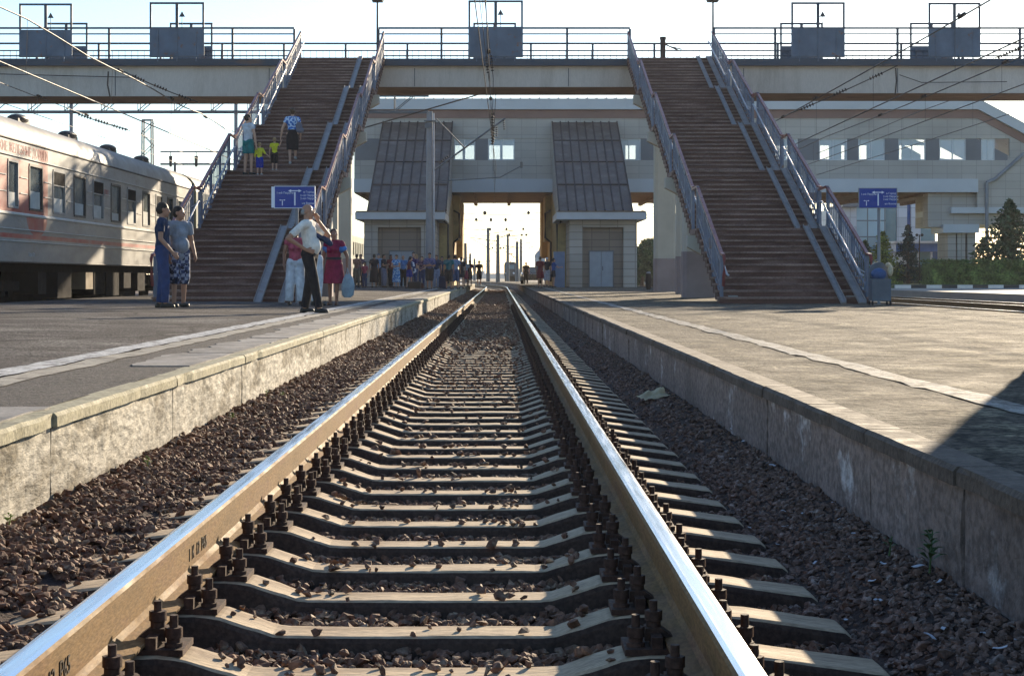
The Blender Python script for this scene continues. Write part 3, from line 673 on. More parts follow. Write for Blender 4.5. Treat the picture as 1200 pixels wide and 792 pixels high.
frame_w = mat('window_frame_white', (0.6,0.62,0.63), 0.5, 0.05); pane_m = glass_mat('window_glass', (0.72,0.82,0.88), 0.42, 0.06)
YB = 105.0; YE = 124.0
cc = thing('station_concourse', (15, YB, 0), 'wide beige panelled station hall spanning the tracks with a band of windows', 'building')
XL, XK, XR2 = XP(415,YB), XP(1145,YB), XP(1300,YB)
ZB0, ZB1, ZW0, ZW1, ZF0, ZF1 = 6.28, 7.14, 8.36, 9.76, 11.62, 12.3
slope = (ZP(146,YB)-ZF1)/(XP(1200,YB)-XK)
def ztopX(x, z): return z if x <= XK else z+(x-XK)*slope
def panel(par, name, x0, x1, z0, z1, m, y=YB, th=0.25, **k):
    mb = MB(); z1f = lambda x: min(z1, ztopX(x, 12.29)) if z1 > 9 else z1
    if x1 > XK and z1 > 9: 
        xs = [x0]+([XK] if x0 < XK else [])+[x1]; poly = [(x1, z0),(x0, z0)]+[(x, max(z0+0.01, min(z1, z1+(x-XK)*slope) if x > XK else z1)) for x in xs]
        mb.prism([(a, b_) for a, b_ in poly], 'y', y, y+th)
    else: mb.box(x0, x1, y, y+th, z0, z1)
    return obj(name, mb, m, par, **k)
XG = 33.0
def sloped(name, x0, x1, zb, zt, m, y0, y1, gable=True):
    mb = MB(); xs = [x0, XK, x1] if x0 < XK else [x0, x1]
    up = [(x, zt+max(0, x-XK)*slope) for x in xs]; lo = [(x, zb+(max(0, x-XK)*slope if gable else 0)) for x in xs]
    for i in range(len(xs)-1): mb.prism([lo[i], lo[i+1], up[i+1], up[i]], 'y', y0, y1)
    return obj(name, mb, m, cc)
sloped('wall', XL, XG, ZW1, ZF0-0.55, clad, YB, YB+0.25, False); panel(cc, 'wall', XL, XG, ZB1, ZW0, clad)
panel(cc, 'wall', XK+0.02, XG, 4.9, ZB1-0.001, clad); sloped('wall', XG+0.001, XR2, 4.9, ZF0-0.55, clad, YB, YB+0.25, False)
sloped('brown_band', XL, XR2, ZF0-0.549, ZF0, brown_band, YB-0.06, YB+0.15)
sloped('fascia', XL-0.3, XR2, ZF0+0.001, ZF1, white_band, YB-0.35, YB+0.15)
panel(cc, 'lower_fascia', XL, XK, ZB0, ZB1-0.001, white_band, YB-0.25, 0.45)
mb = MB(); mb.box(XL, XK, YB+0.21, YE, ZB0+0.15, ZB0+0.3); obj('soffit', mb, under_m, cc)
mb = MB()
for i in range(int((XK-XL)/2.5)+1): mb.box(XL+i*2.5, XL+i*2.5+0.25, YB+0.22, YE, ZB0-0.05, ZB0+0.149)
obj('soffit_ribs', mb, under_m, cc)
wins = [(532,557),(572,603),(723,751),(766,790),(908,935),(960,993),(1006,1037),(1053,1085),(1101,1132),(1150,1166)]
edges = [XL]
for k, (a, b_) in enumerate(wins):
    x0, x1 = XP(a, YB), XP(b_, YB)
    fr = MB(); e = 0.07; y = YB+0.08
    fr.box(x0, x1, y, y+0.1, ZW0+0.002, ZW0+e); fr.box(x0, x1, y, y+0.1, ZW1-e, ZW1-0.002)
    for xx in (x0+e/2, (x0+x1)/2, x1-e/2): fr.box(xx-e/2, xx+e/2, y, y+0.1, ZW0+e+0.001, ZW1-e-0.001)
    f = obj('window', fr, frame_w, cc)
    mb = MB(); mb.box(x0+e, x1-e, y+0.04, y+0.05, ZW0+e, ZW1-e); obj('pane', mb, pane_m, f)
    panel(cc, 'infill_panel', edges[-1]+0.002, x0-0.002, ZW0+0.002, ZW1-0.002, dk_panel if not 603 < a < 730 and k not in (0,) else clad, YB+0.04, 0.2); edges.append(x1)
panel(cc, 'infill_panel', edges[-1]+0.002, XP(1181,YB), ZW0+0.002, ZW1-0.002, dk_panel, YB+0.04, 0.2)
panel(cc, 'infill_panel', XP(1181,YB)+0.002, XG, ZW0+0.002, ZW1-0.002, clad, YB+0.04, 0.2)
panel(cc, 'infill_panel', XP(417,YB), XP(449,YB), ZW0+0.01, ZW1-0.01, dk_panel, YB-0.02, 0.055)
# rear wall with its own openings so daylight shows through the hall
XV = XK+2
panel(cc, 'rear_wall', XL, XV, ZB0+0.301, 9.72, clad, YE); panel(cc, 'rear_wall', XL, XV, 10.86, 11.6, clad, YE)
xp = XL
for a, b_ in [(530,542),(545,558),(571,586),(589,604),(722,728),(733,745),(764,771),(908,917),(921,927),(960,972),(986,990),(1005,1016),(1052,1057),(1079,1084),(1122,1128),(1156,1163)]:
    panel(cc, 'rear_pier', xp, XP(a,YE), 9.722, 10.858, clad, YE+0.02, 0.2); xp = XP(b_,YE)
panel(cc, 'rear_pier', xp, XV, 9.722, 10.858, clad, YE+0.02, 0.2)
mb = MB(); x = XL
floor_m = mat('hall_floor', (0.4,0.38,0.34), 0.5, 0.1); mb.box(XL+0.21, XV-0.2, YB+0.26, YE-0.01, ZB0+0.302, ZB0+0.6); obj('floor', mb, floor_m, cc)
mb = MB(); mb.box(XL, XL+0.2, YB+0.251, YE-0.001, ZB0+0.302, 11.5); obj('wall', mb, clad, cc)
mb = MB(); zr0 = ZF1+0.012; 
vs = [(XL-0.4,YB-0.4,zr0),(XK,YB-0.4,zr0),(XK,114.5,zr0+0.75),(XL-0.4,114.5,zr0+0.75),(XK,YE+0.5,zr0),(XL-0.4,YE+0.5,zr0)]
mb.add(vs, [(0,1,2,3),(3,2,4,5)]); mb.add([(XK,YB-0.4,zr0),(XR2,YB-0.4,zr0+(XR2-XK)*slope),(XR2,YE+0.5,zr0+(XR2-XK)*slope),(XK,YE+0.5,zr0),(XK,114.5,zr0+0.75)], [(0,1,2,4),(4,2,3)])
xx = XL-0.4
while xx < XK: mb.bar((xx,YB-0.4,zr0+0.04),(xx,114.5,zr0+0.79), 0.06, 0.08); xx += 0.62
obj('roof', mb, roof_m, cc)
mb = MB(); mb.tube([(XK+0.6,YB-0.1,6.9),(XP(1166,YB),YB-0.1,ZP(210,YB)),(XP(1200,YB),YB-0.1,ZP(180,YB))], 0.12, 8); mb.tube([(XK+0.6,YB-0.1,6.9),(XK+0.6,YB-0.1,PLZ+2.2)],0.12,8); obj('drainpipe', mb, grey_steel, cc)
# right wing: stepped stair block, canopy and columns
wx0, wx1 = XP(1087,YB), XP(1114,YB)
mb = MB(); mb.box(XP(1089,YB), wx1+0.02, YB+0.3, YB+1.6, ZP(266,YB), ZB0-0.06); obj('stair_block', mb, clad, cc)
mb = MB(); mb.box(wx1+0.021, XR2, YB+0.5, YB+9, ZP(243,YB), ZB0+1.0); obj('wall', mb, clad, cc)
mb = MB(); mb.box(wx1+0.021, XR2, YB-0.1, YB+9, ZP(250,YB), ZP(243,YB)-0.002); obj('canopy', mb, white_band, cc)
mb = MB(); mb.box(wx1+0.021, XR2, YB+0.4, YB+9, ZP(263,YB), ZP(250,YB)-0.002); obj('wall', mb, clad, cc)
mb = MB(); mb.box(XP(1104,YB), XP(1146,YB), YB-0.3, YB+2.7, ZP(273,YB), ZP(263,YB)-0.002); obj('canopy', mb, white_band, cc)
for a in (1116, 1127, 1139):
    mb = MB(); xx = XP(a, YB); mb.box(xx-0.26, xx+0.26, YB+0.1, YB+2.6, PLZ, ZP(273,YB)-0.002); obj('column', mb, tile, cc)

# stair towers in front of the hall
seam_m = mat('brown_seamed_roof', (0.125,0.09,0.072), 0.5, 0.2, 0.9, 0.002, 6, metal=0.0, col2=(0.18,0.15,0.13), c2scale=0.8, c2lo=0.5, c2hi=0.7)
seam_d = mat('dark_roof_seam', (0.045,0.030,0.028), 0.6, 0.1); slab_m = mat('tower_canopy_paint', (0.45,0.47,0.50), 0.55, 0.1, 0.8); door_m = mat('grey_blue_door', (0.30,0.34,0.39), 0.5, 0.1, 2)
gold_m = mat('sunlit_gold_plaster', (0.55,0.40,0.18), 0.85, 0.15, 0.8, 0.004, 8, col2=(0.33,0.24,0.12), c2scale=1.2, c2lo=0.5, c2hi=0.7)  # golden glow of sun and bounce light put into the wall colour
def tower(xa, xb, ba, bb, sa, sb, label, dx0, dx1, mirror):
    Y0 = 92.0
    t = thing('stair_tower', ((xa+xb)/2, Y0, PLZ), label, 'building', 'stair towers of the station hall')
    zs0, zs1 = ZP(257.5,Y0), ZP(249,Y0)
    ra, rb = ba+(bb-ba)*0.19, ba+(bb-ba)*0.80
    mb = MB(); mb.box(ba, ra, Y0+0.3, Y0+6, PLZ, zs0); obj('wall', mb, tile, t)
    mb = MB(); mb.box(rb, bb, Y0+0.3, Y0+6, PLZ, zs0); obj('wall', mb, tile, t)
    mb = MB(); mb.box(ra+0.001, rb-0.001, Y0+0.3, Y0+0.7, zs0-0.42, zs0); obj('lintel', mb, tile, t)
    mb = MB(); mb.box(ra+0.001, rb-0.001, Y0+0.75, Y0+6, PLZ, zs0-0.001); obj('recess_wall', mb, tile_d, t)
    mb = MB(); mb.box(ra-0.5, rb+0.5, Y0+0.28, Y0+0.3, PLZ, PLZ+0.0) if False else None
    dr = thing('door', ((dx0+dx1)/2, Y0+0.7, PLZ), None, None); dr.parent = t; dr.location = Vector(((dx0+dx1)/2, Y0+0.7, PLZ))-t.location
    for a, b_ in ((dx0, (dx0+dx1)/2-0.01), ((dx0+dx1)/2+0.01, dx1)):
        mb = MB(); mb.box(a, b_, Y0+0.69, Y0+0.74, PLZ+0.02, PLZ+2.02); obj('leaf', mb, door_m, dr)
    mb = MB(); mb.box(dx0-0.06, dx0-0.005, Y0+0.66, Y0+0.748, PLZ, PLZ+2.1); mb.box(dx1+0.005, dx1+0.06, Y0+0.66, Y0+0.748, PLZ, PLZ+2.1); mb.box(dx0-0.004, dx1+0.004, Y0+0.66, Y0+0.748, PLZ+2.03, PLZ+2.1); obj('frame', mb, dk_panel, dr)
    mb = MB(); mb.bar(((dx0+dx1)/2+0.08, Y0+0.65, PLZ+0.95), ((dx0+dx1)/2+0.08, Y0+0.65, PLZ+1.2), 0.03); obj('handle', mb, ironm, dr)
    mb = MB(); mb.box(sa, sb, Y0-0.5, Y0+6.5, zs0+0.001, zs1); obj('canopy', mb, slab_m, t)
    mb = MB(); mb.box(sa+0.05, sb-0.05, Y0-0.55, Y0+6.5, zs1+0.001, zs1+0.07); obj('canopy_cap', mb, seam_m, t)
    # sloping standing seam roof climbing to the hall
    za, zb_ = zs1+0.08, ZP(143.5,104.6); ya, yb = Y0+0.2, 104.6; mb = MB()
    mb.add([(xa,ya,za),(xb,ya,za),(xb,yb,zb_),(xa,yb,zb_),(xa,ya,za-0.15),(xb,ya,za-0.15),(xb,yb,zb_-0.15),(xa,yb,zb_-0.15)], [(0,1,2,3),(4,7,6,5),(0,4,5,1),(1,5,6,2),(2,6,7,3),(3,7,4,0)])
    obj('roof', mb, seam_m, t); mb = MB()
    ns = 8
    for i in range(ns+1):
        xx = xa+0.02+(xb-xa-0.04)*i/ns; mb.bar((xx,ya,za+0.04),(xx,yb,zb_+0.04), 0.075, 0.10)
    for q in (0.27, 0.52, 0.77): 
        p = Vector((xa, ya+(yb-ya)*q, za+(zb_-za)*q+0.025)); mb.bar(p, p+Vector((xb-xa,0,0)), 0.08, 0.05)
    obj('roof_seams', mb, seam_d, t)
    mb = MB()
    for xx in (xa+0.05, xb-0.35): mb.add([(xx,ya,za-0.16),(xx,yb,zb_-0.16),(xx,yb,ZB0-0.3),(xx,ya+3,zs1-0.5),(xx+0.3,ya,za-0.16),(xx+0.3,yb,zb_-0.16),(xx+0.3,yb,ZB0-0.3),(xx+0.3,ya+3,zs1-0.5)], [(0,1,2,3),(4,7,6,5),(0,4,5,1),(1,5,6,2),(2,6,7,3),(3,7,4,0)])
    obj('side_wall', mb, clad, t)
    inn = xb if not mirror else xa; s = 1 if not mirror else -1
    # rear stair body under the hall, golden sunlight put into its colour
    mb = MB(); a, b_ = sorted((inn-s*0.08, inn-s*3.4)); mb.box(a, b_, 98.2, 122, PLZ, ZB0-0.051); obj('rear_wall', mb, gold_m, t)
    mb = MB(); a, b_ = sorted((inn-s*0.079, inn+s*0.35)); mb.box(a, b_, 108, 113, 3.2, ZB0-0.052); obj('bay', mb, gold_m, t); mb = MB(); mb.box(a, b_, 117, 121.9, 2.2, ZB0-0.052); obj('bay', mb, gold_m, t)
    mb = MB(); px_ = inn+s*0.12
    mb.tube([(px_-s*0.3, Y0+1.0, zs0-0.05),(px_-s*0.05,Y0+1.0,zs0-0.25),(px_-s*0.05,Y0+1.0,PLZ+0.2)], 0.06, 8); obj('drainpipe', mb, ironm, t)
    mb = MB(); mb.tube([(inn-s*0.02, 107.4, 5.2),(inn+s*0.35,107.4,5.0),(inn+s*0.35,107.4,3.4),(inn-s*0.02,107.4,3.1),(inn-s*0.02,107.4,0.5)], 0.07, 8); obj('drainpipe', mb, ironm, t)
    return t
tower(XP(430,92), XP(523,92), XP(426,92), XP(510,92), XP(417,92), XP(522,92), 'left beige stair tower with sloping brown roof behind the waiting crowd', XP(456,92), XP(483,92), False)
tower(XP(655,92), XP(742,92), XP(668,92), XP(747,92), XP(652,92), XP(757,92), 'right beige stair tower with sloping brown roof and grey double door', XP(692,92), XP(719,92), True)
mb = MB(); xx = XP(655,91); mb.box(xx-0.33, xx+0.33, 91.0, 91.7, PLZ, PLZ+1.45); mb.box(xx-0.29, xx+0.33, 91.05, 91.65, PLZ+1.451, PLZ+2.0)
tag(obj('ticket_machine', mb, [mat('machine_blue', (0.12,0.17,0.27), 0.4, 0.15)]), 'blue grey upright ticket machine standing beside the right stair tower', 'machine')
# ------------------------------------------------------------------ passenger train on the far left track
XT = -10.85; TCX = -12.4; F_ = 0
car_m = mat('carriage_grey_paint', (0.235,0.226,0.215), 0.45, 0.12, 0.7, 0.0015, 5, fine=0.06, fscale=30, col2=(0.165,0.145,0.125), c2scale=1.3, c2lo=0.5, c2hi=0.75, stretch=(1,0.6,1.6), spec=0.4)
n, L, b = nodes(car_m)   # painted livery: a thin red stripe, red window surrounds and a rounded red blob on one end
def livery(m):
    n, L, b = nodes(m); ge = n.new('ShaderNodeNewGeometry'); sp_ = n.new('ShaderNodeSeparateXYZ'); L.new(ge.outputs['Position'], sp_.inputs[0])
    Y, Z = sp_.outputs['Y'], sp_.outputs['Z']
    def mth(op, a, b_): 
        q = n.new('ShaderNodeMath'); q.operation = op
        for i, v in enumerate((a, b_)):
            if isinstance(v, (int, float)): q.inputs[i].default_value = v
            else: L.new(v, q.inputs[i])
        return q.outputs[0]
    def band(v, lo, hi): return mth('MULTIPLY', mth('GREATER_THAN', v, lo), mth('LESS_THAN', v, hi))
    stripe = mth('MULTIPLY', band(Z, 1.70, 1.80), band(Y, 33.0, 56.9))
    surround = mth('MULTIPLY', mth('MULTIPLY', band(Z, 2.24, 3.46), band(Y, 30.0, 38.9)), 1.0)
    up = mth('MULTIPLY', band(Z, 3.46, 3.84), band(Y, 38.1, 38.9))
    dy = mth('SUBTRACT', Y, 38.0); dz = mth('SUBTRACT', Z, 2.24)
    blob = mth('MULTIPLY', mth('LESS_THAN', mth('ADD', mth('MULTIPLY', mth('MULTIPLY', dy, dy), 0.30), mth('MULTIPLY', dz, dz)), 0.22), mth('LESS_THAN', Z, 2.24))
    tot = mth('MINIMUM', mth('ADD', mth('ADD', stripe, surround), mth('ADD', up, blob)), 1.0)
    nz = n.new('ShaderNodeTexNoise'); nz.inputs['Scale'].default_value = 2.5; nz.inputs['Detail'].default_value = 8; L.new(ge.outputs['Position'], nz.inputs['Vector'])
    mr = n.new('ShaderNodeMapRange'); mr.inputs['From Min'].default_value = 0.35; mr.inputs['From Max'].default_value = 0.6; mr.inputs['To Min'].default_value = 0.72; mr.inputs['To Max'].default_value = 1.0; L.new(nz.outputs['Fac'], mr.inputs['Value'])
    fac = mth('MULTIPLY', tot, mr.outputs[0]); mx = n.new('ShaderNodeMix'); mx.data_type = 'RGBA'
    old = b.inputs['Base Color'].links[0].from_socket; L.new(fac, mx.inputs['Factor']); L.new(old, mx.inputs['A']); mx.inputs['B'].default_value = (0.34,0.055,0.04,1)
    L.new(mx.outputs['Result'], b.inputs['Base Color'])
livery(car_m)
car2_m = mat('far_carriage_green', (0.13,0.16,0.13), 0.5, 0.15, 0.7); roofc_m = mat('carriage_roof', (0.28,0.26,0.235), 0.6, 0.2, 1.2, 0.002, 4, col2=(0.22,0.19,0.16), c2scale=0.8, c2lo=0.5, c2hi=0.8)
under_tr = mat('underframe_black', (0.010,0.008,0.008), 0.9, 0.3, 3, spec=0.08); trim_w = mat('rib_pale', (0.48,0.47,0.44), 0.5, 0.1); trim_d = mat('gutter_dark', (0.05,0.045,0.045), 0.5, 0.1)
tr_glass = mat('carriage_glass', (0.10,0.12,0.125), 0.10, 0.4, 1.8, spec=0.7); curtain = mat('carriage_curtain', (0.42,0.43,0.41), 0.8, 0.15, 3); wf = mat('window_frame_grey', (0.25,0.25,0.25), 0.5, 0.1)
box_m = mat('underframe_box', (0.022,0.019,0.018), 0.9, 0.2, 2, spec=0.08); lit_box = mat('sunlit_tan_box', (0.22,0.17,0.11), 0.8, 0.2, 2)  # the tan puts sunlight into the colour of the one lit box
def carriage(ya, yb, wins, body, label, detail):
    t = thing('passenger_carriage', (TCX, (ya+yb)/2, 0), label, 'train carriage', 'carriages of the parked passenger train')
    hw = TCX-XT; hw = abs(hw)
    def prof(): 
        p = [(TCX+hw, 1.15),(TCX+hw, 3.87)]
        for i in range(1, 12):
            a = math.pi*i/12; p.append((TCX+hw*(math.cos(a) if True else 0)*1.0, 3.87+0.80*math.sin(a)**0.8))
        p += [(TCX-hw, 3.87),(TCX-hw, 1.15)]; return p
    P = prof(); n_ = len(P)
    mb = MB()
    wz0, wz1 = 2.38, 3.42
    # side wall facing the platform, pierced for the windows
    cuts = sorted([(w0, w1) for w0, w1 in wins if w0 > ya and w1 < yb]); y = ya
    for z0, z1 in ((1.15, wz0), (wz1, 3.87)): mb.add([(XT,ya,z0),(XT,yb,z0),(XT,yb,z1),(XT,ya,z1)], [(0,1,2,3)])
    for w0, w1 in cuts+[(yb, yb)]:
        mb.add([(XT,y,wz0),(XT,w0,wz0),(XT,w0,wz1),(XT,y,wz1)], [(0,1,2,3)]); y = w1
    mb.add([(2*TCX-XT,ya,1.15),(2*TCX-XT,yb,1.15),(2*TCX-XT,yb,3.87),(2*TCX-XT,ya,3.87)], [(0,1,2,3)])
    for yy in (ya, yb): mb.add([(a, yy, z) for a, z in P], [tuple(range(n_))])
    mb.add([(XT,ya,1.15),(XT,yb,1.15),(2*TCX-XT,yb,1.15),(2*TCX-XT,ya,1.15)], [(0,1,2,3)])
    bo = obj('body', mb, body, t)
    mb = MB(); R_ = P[1:-1]; vs = []
    for yy in (ya, yb): vs += [(a, yy, z) for a, z in R_]
    m_ = len(R_); mb.add(vs, [(i, i+1, m_+i+1, m_+i) for i in range(m_-1)], True); ro = obj('roof', mb, roofc_m, t)
    if detail:
        for q, zz, hh, mm in ((0, 3.90, 0.05, trim_d), (1, 3.53, 0.035, trim_w), (2, 2.24, 0.085, trim_w), (3, 1.90, 0.03, trim_w), (4, 1.63, 0.03, trim_w), (5, 1.16, 0.04, trim_d)):
            mb = MB(); mb.prism([(XT+0.002, zz-hh/2),(XT+0.035, zz-hh/2*0.4),(XT+0.035, zz+hh/2*0.4),(XT+0.002, zz+hh/2)], 'y', ya, yb); obj('body_rib', mb, mm, t)
        for zz in (2.72, 3.08):
            prev = ya
            for w0, w1 in cuts+[(yb, yb)]:
                if w0-prev > 0.35: mb = MB(); mb.box(XT+0.002, XT+0.02, prev+0.14, w0-0.14, zz-0.01, zz+0.01); obj('pier_rib', mb, trim_w, t)
                prev = w1
        k = 0; yy = ya+3.0
        while yy < yb-1:
            mb = MB(); mb.box(TCX-0.15+0.45, TCX+0.15+0.45, yy-0.5, yy+0.5, 4.62, 4.72); mb.ell((TCX+0.45, yy, 4.74), 0.24, 0.48, 0.12, 12, 8); obj('roof_vent', mb, trim_d, ro); yy += 4.6
    mb = MB(); mb.box(2*TCX-XT+0.3, XT-1.0, ya+0.3, yb-0.3, 2.30, 2.34); 
    mb.box(TCX-0.2, TCX-0.12, ya+0.1, yb-0.1, 1.2, 3.95); obj('interior', mb, curtain if not detail else wf, t)
    for i, (w0, w1) in enumerate(cuts):
        fr = MB(); e = 0.035
        for a, b_, c, d in ((w0, w1, wz0-0.02, wz0+e), (w0, w1, wz1-e, wz1+0.02), (w0-0.02, w0+e, wz0+e, wz1-e), (w1-e, w1+0.02, wz0+e, wz1-e)):
            fr.box(XT-0.05, XT+0.018, a, b_, c+0.001, d-0.001)
        f = obj('window', fr, wf if not (detail and i % 2 == 0) else trim_d, t)
        mb = MB(); mb.box(XT-0.045, XT-0.035, w0+e, w1-e, wz0+e, wz1-e); obj('pane', mb, tr_glass, f)
        if detail and i in (3, 5, 7, 9): 
            mb = MB(); mb.box(XT-0.034, XT+0.012, w0+e+0.001, w1-e-0.001, 3.08, wz1-e-0.001); obj('open_vent', mb, under_tr, f)
            mb = MB(); mb.box(XT-0.034, XT+0.006, w0+e+0.001, w1-e-0.001, 3.045, 3.075); obj('sash_bar', mb, wf, f)
            mb = MB(); mb.box(XT-0.0345, XT-0.03, w0+0.12, w1-0.1, 2.42, 2.75); obj('curtain', mb, curtain, f)
        elif detail: 
            mb = MB(); mb.box(XT-0.0345, XT-0.03, w0+0.1, w1-0.1, 2.42, 2.42+0.2+0.1*(i % 3)); obj('curtain', mb, curtain, f)
    # underframe, boxes and bogies
    mb = MB(); mb.box(TCX-1.1, TCX+1.25, ya+0.2, yb-0.2, 0.95, 1.149); obj('underframe', mb, under_tr, t)
    mb = MB(); mb.box(TCX-0.5, XT-0.78, ya+5.2, yb-5.5, 0.22, 0.949); obj('centre_tank', mb, under_tr, t)
    if detail:
        for yy, ln, z0, m3 in ((43.05, 0.75, 0.50, lit_box),(38.6, 0.7, 0.42, box_m),(40.3, 1.3, 0.3, box_m),(43.9, 1.2, 0.35, under_tr),(45.3, 1.5, 0.3, under_tr),(47.4, 0.9, 0.5, box_m),(49.2, 1.0, 0.4, under_tr)):
            mb = MB(); mb.box(XT-0.75, XT-0.15, yy, yy+ln, z0, 0.949); obj('equipment_box', mb, m3, t)
    for yc in (ya+3.2, yb-3.2):
        mb = MB(); mb.bar((XT-0.35, yc-1.7, 0.62), (XT-0.35, yc+1.7, 0.62), 0.16, 0.22); mb.box(TCX-1.0, TCX+1.1, yc-0.35, yc+0.35, 0.5, 0.9)
        mb.cyl((XT-0.35, yc-0.5), 0.12, 0.4, 0.75, 10); mb.cyl((XT-0.35, yc+0.5), 0.12, 0.4, 0.75, 10)
        bg_ = obj('bogie', mb, under_tr, t)
        for dy in (-1.2, 1.2):
            mb = MB()
            for sx in (-0.79, 0.79): mb.tube([(TCX+sx-0.065, yc+dy, 0.47),(TCX+sx+0.065, yc+dy, 0.47)], 0.47, 24, smooth=False)
            mb.tube([(TCX-1.0, yc+dy, 0.47),(TCX+1.2, yc+dy, 0.47)], 0.1, 10); obj('wheelset', mb, under_tr, bg_)
    mb = MB(); 
    for yy, s in ((ya, -1), (yb, 1)): mb.box(TCX-0.65, TCX+0.65, *sorted((yy+s*0.002, yy+s*0.38)), 1.2, 3.6)
    obj('gangway', mb, under_tr, t); return t
def wy(px): return F*10.85/(586.0-px)
wn = [(wy(a), wy(b_)) for a, b_ in ((-58,-44),(-22,-7),(9,21),(34,49.5),(62,76),(86.5,100),(109,121),(130,141),(149,159),(167,175.5),(182.5,190),(196,202),(208,213))]
tA = carriage(32.6, 57.2, wn, car_m, 'grey passenger carriage with faded red panels and bridge shadow across it, beside the left platform', True)
red_t = mat('faded_red_lettering', (0.42,0.10,0.09), 0.6, 0.2, 5); wht = mat('faded_white_lettering', (0.5,0.52,0.55), 0.6, 0.1)
text_part('РОССИЙСКИЕ ЖЕЛЕЗНЫЕ ДОРОГИ', 0.30, red_t, tA, (XT+0.004, 33.6, 3.60), (R(90),0,R(90)), 'lettering', 0.0015)
text_part('РЖД', 0.20, red_t, tA, (XT+0.004, wy(122), 3.08), (R(90),0,R(90)), 'emblem_lettering', 0.0015)
text_part('Тара 57т', 0.13, wht, tA, (XT+0.004, wy(33), 1.30), (R(90),0,R(90)), 'lettering', 0.0015)
for k in range(3):
    ya = 57.9+k*25.3; ww = [(ya+1.9+1.85*i, ya+2.75+1.85*i) for i in range(12)]
    carriage(ya, ya+24.6, ww, car2_m, ['second carriage of the passenger train, mostly hidden behind the left stairway','third carriage of the passenger train, behind the left stairway','green farthest carriage of the train seen between the bridge column and the left tower'][k], False)

# ------------------------------------------------------------------ unseen stand-in block added beyond the right frame edge to throw the corner shadow
ky0 = 10.7; kx0 = 3.46+0.394*(ky0+1.9-10.7)+0.01
t = thing('shadow_caster', (kx0+1.6, ky0+1, PLZ), 'unseen grey kiosk shape added beyond the frame to cast the corner shadow', 'shadow caster')
caster_m = mat('shadow_caster_grey', (0.3,0.31,0.33), 0.6, 0.1, 1)
mb = MB(); mb.box(kx0, kx0+3.4, ky0, ky0+1.9, PLZ+0.02, PLZ+3.9); obj('wall', mb, caster_m, t)
mb = MB(); mb.box(kx0, kx0+3.6, ky0-0.1, ky0+1.9, PLZ+3.901, PLZ+4.05); obj('roof', mb, dk_panel, t)
mb = MB(); mb.box(kx0+0.6, kx0+2.6, ky0-0.03, ky0-0.002, PLZ+1.1, PLZ+2.3); obj('window', mb, tr_glass, t)

# ------------------------------------------------------------------ catenary: portal, masts, wires
def wire_pts(a, b_, sag, n=14):
    a = Vector(a); b_ = Vector(b_); return [a.lerp(b_, i/n)-Vector((0,0,4*sag*(i/n)*(1-i/n))) for i in range(n+1)]
def insul(mb, p, d, n=5, r=0.055, sp=0.09):
    d = Vector(d).normalized()
    for i in range(n): 
        c = Vector(p)+d*sp*i; mb.tube([c-d*0.028, c, c+d*0.028], [0.025, r, 0.025], 8)
Z_M, Z_C = 7.62, 6.2
def overhead(xc, label, y0=-6, zc=Z_C, zm=Z_M, r=0.014, seed=0, waves=False):
    q = random.Random(seed)
    t = thing('overhead_line', (xc, 40, zc), label, 'overhead wire', 'overhead wires above the tracks')
    mb = MB(); ys = [y0, 30, 79.6, 130, 185, 240, 330]
    for i in range(len(ys)-1):
        zz = 0.15*(-1)**i; xa, xb = xc+zz, xc-zz
        mb.tube([(xa+curve_x(ys[i]), ys[i], zc),(xb+curve_x(ys[i+1]), ys[i+1], zc)], r, 5)
    obj('contact_wire', mb, wire_m, t); mb = MB(); dr = MB()
    for i in range(len(ys)-1):
        zl = zm if ys[i] != 30 else zm-0.1; L_ = ys[i+1]-ys[i]
        pts = wire_pts((xc+curve_x(ys[i]), ys[i], zm),(xc+curve_x(ys[i+1]), ys[i+1], zm), 0.0022*L_ if ys[i] not in (30,) else 0.12, 16)
        if waves and ys[i] < 60: pts = [p+Vector((0.05*math.sin(j*2.1), 0, 0.06*math.sin(j*1.7))) for j, p in enumerate(pts)]
        mb.tube(pts, r*1.15, 5)
        for j in range(1, 16, 3): p = pts[j]; dr.tube([p, (xc+curve_x(p.y), p.y, zc)], 0.006, 4)
    obj('carrier_wire', mb, wire_m, t); obj('droppers', dr, wire_m, t)
    for yy in (q.uniform(20, 26), q.uniform(40, 55), 61.0, 68.0): mb = MB(); insul(mb, (xc, yy, zm-0.06), (0,1,-0.02), 6); obj('insulator', mb, ironm, t)
    return t
overhead(-12.4, 'wavy bright overhead wires above the grey passenger train', r=0.022, seed=1, waves=True)
overhead(-17.4, 'overhead wires at the far left, beyond the passenger train', zc=6.9, zm=7.7, seed=2)
overhead(-0.35, 'overhead wires hanging over the middle track', seed=3, r=0.012)
overhead(11.9, 'overhead wires right of the right stairway, over the first side track', r=0.02, seed=4)
overhead(16.0, 'overhead wires over the second side track at right', zc=6.7, zm=7.7, seed=5, r=0.018)
overhead(20.5, 'rightmost overhead wires crossing low in front of the hall windows', zc=7.4, zm=8.9, seed=6, r=0.018)
mast_m = mat('mast_concrete', (0.26,0.27,0.29), 0.8, 0.15, 1.5); galv = mat('galvanised_lattice', (0.12,0.13,0.14), 0.5, 0.15, 2)
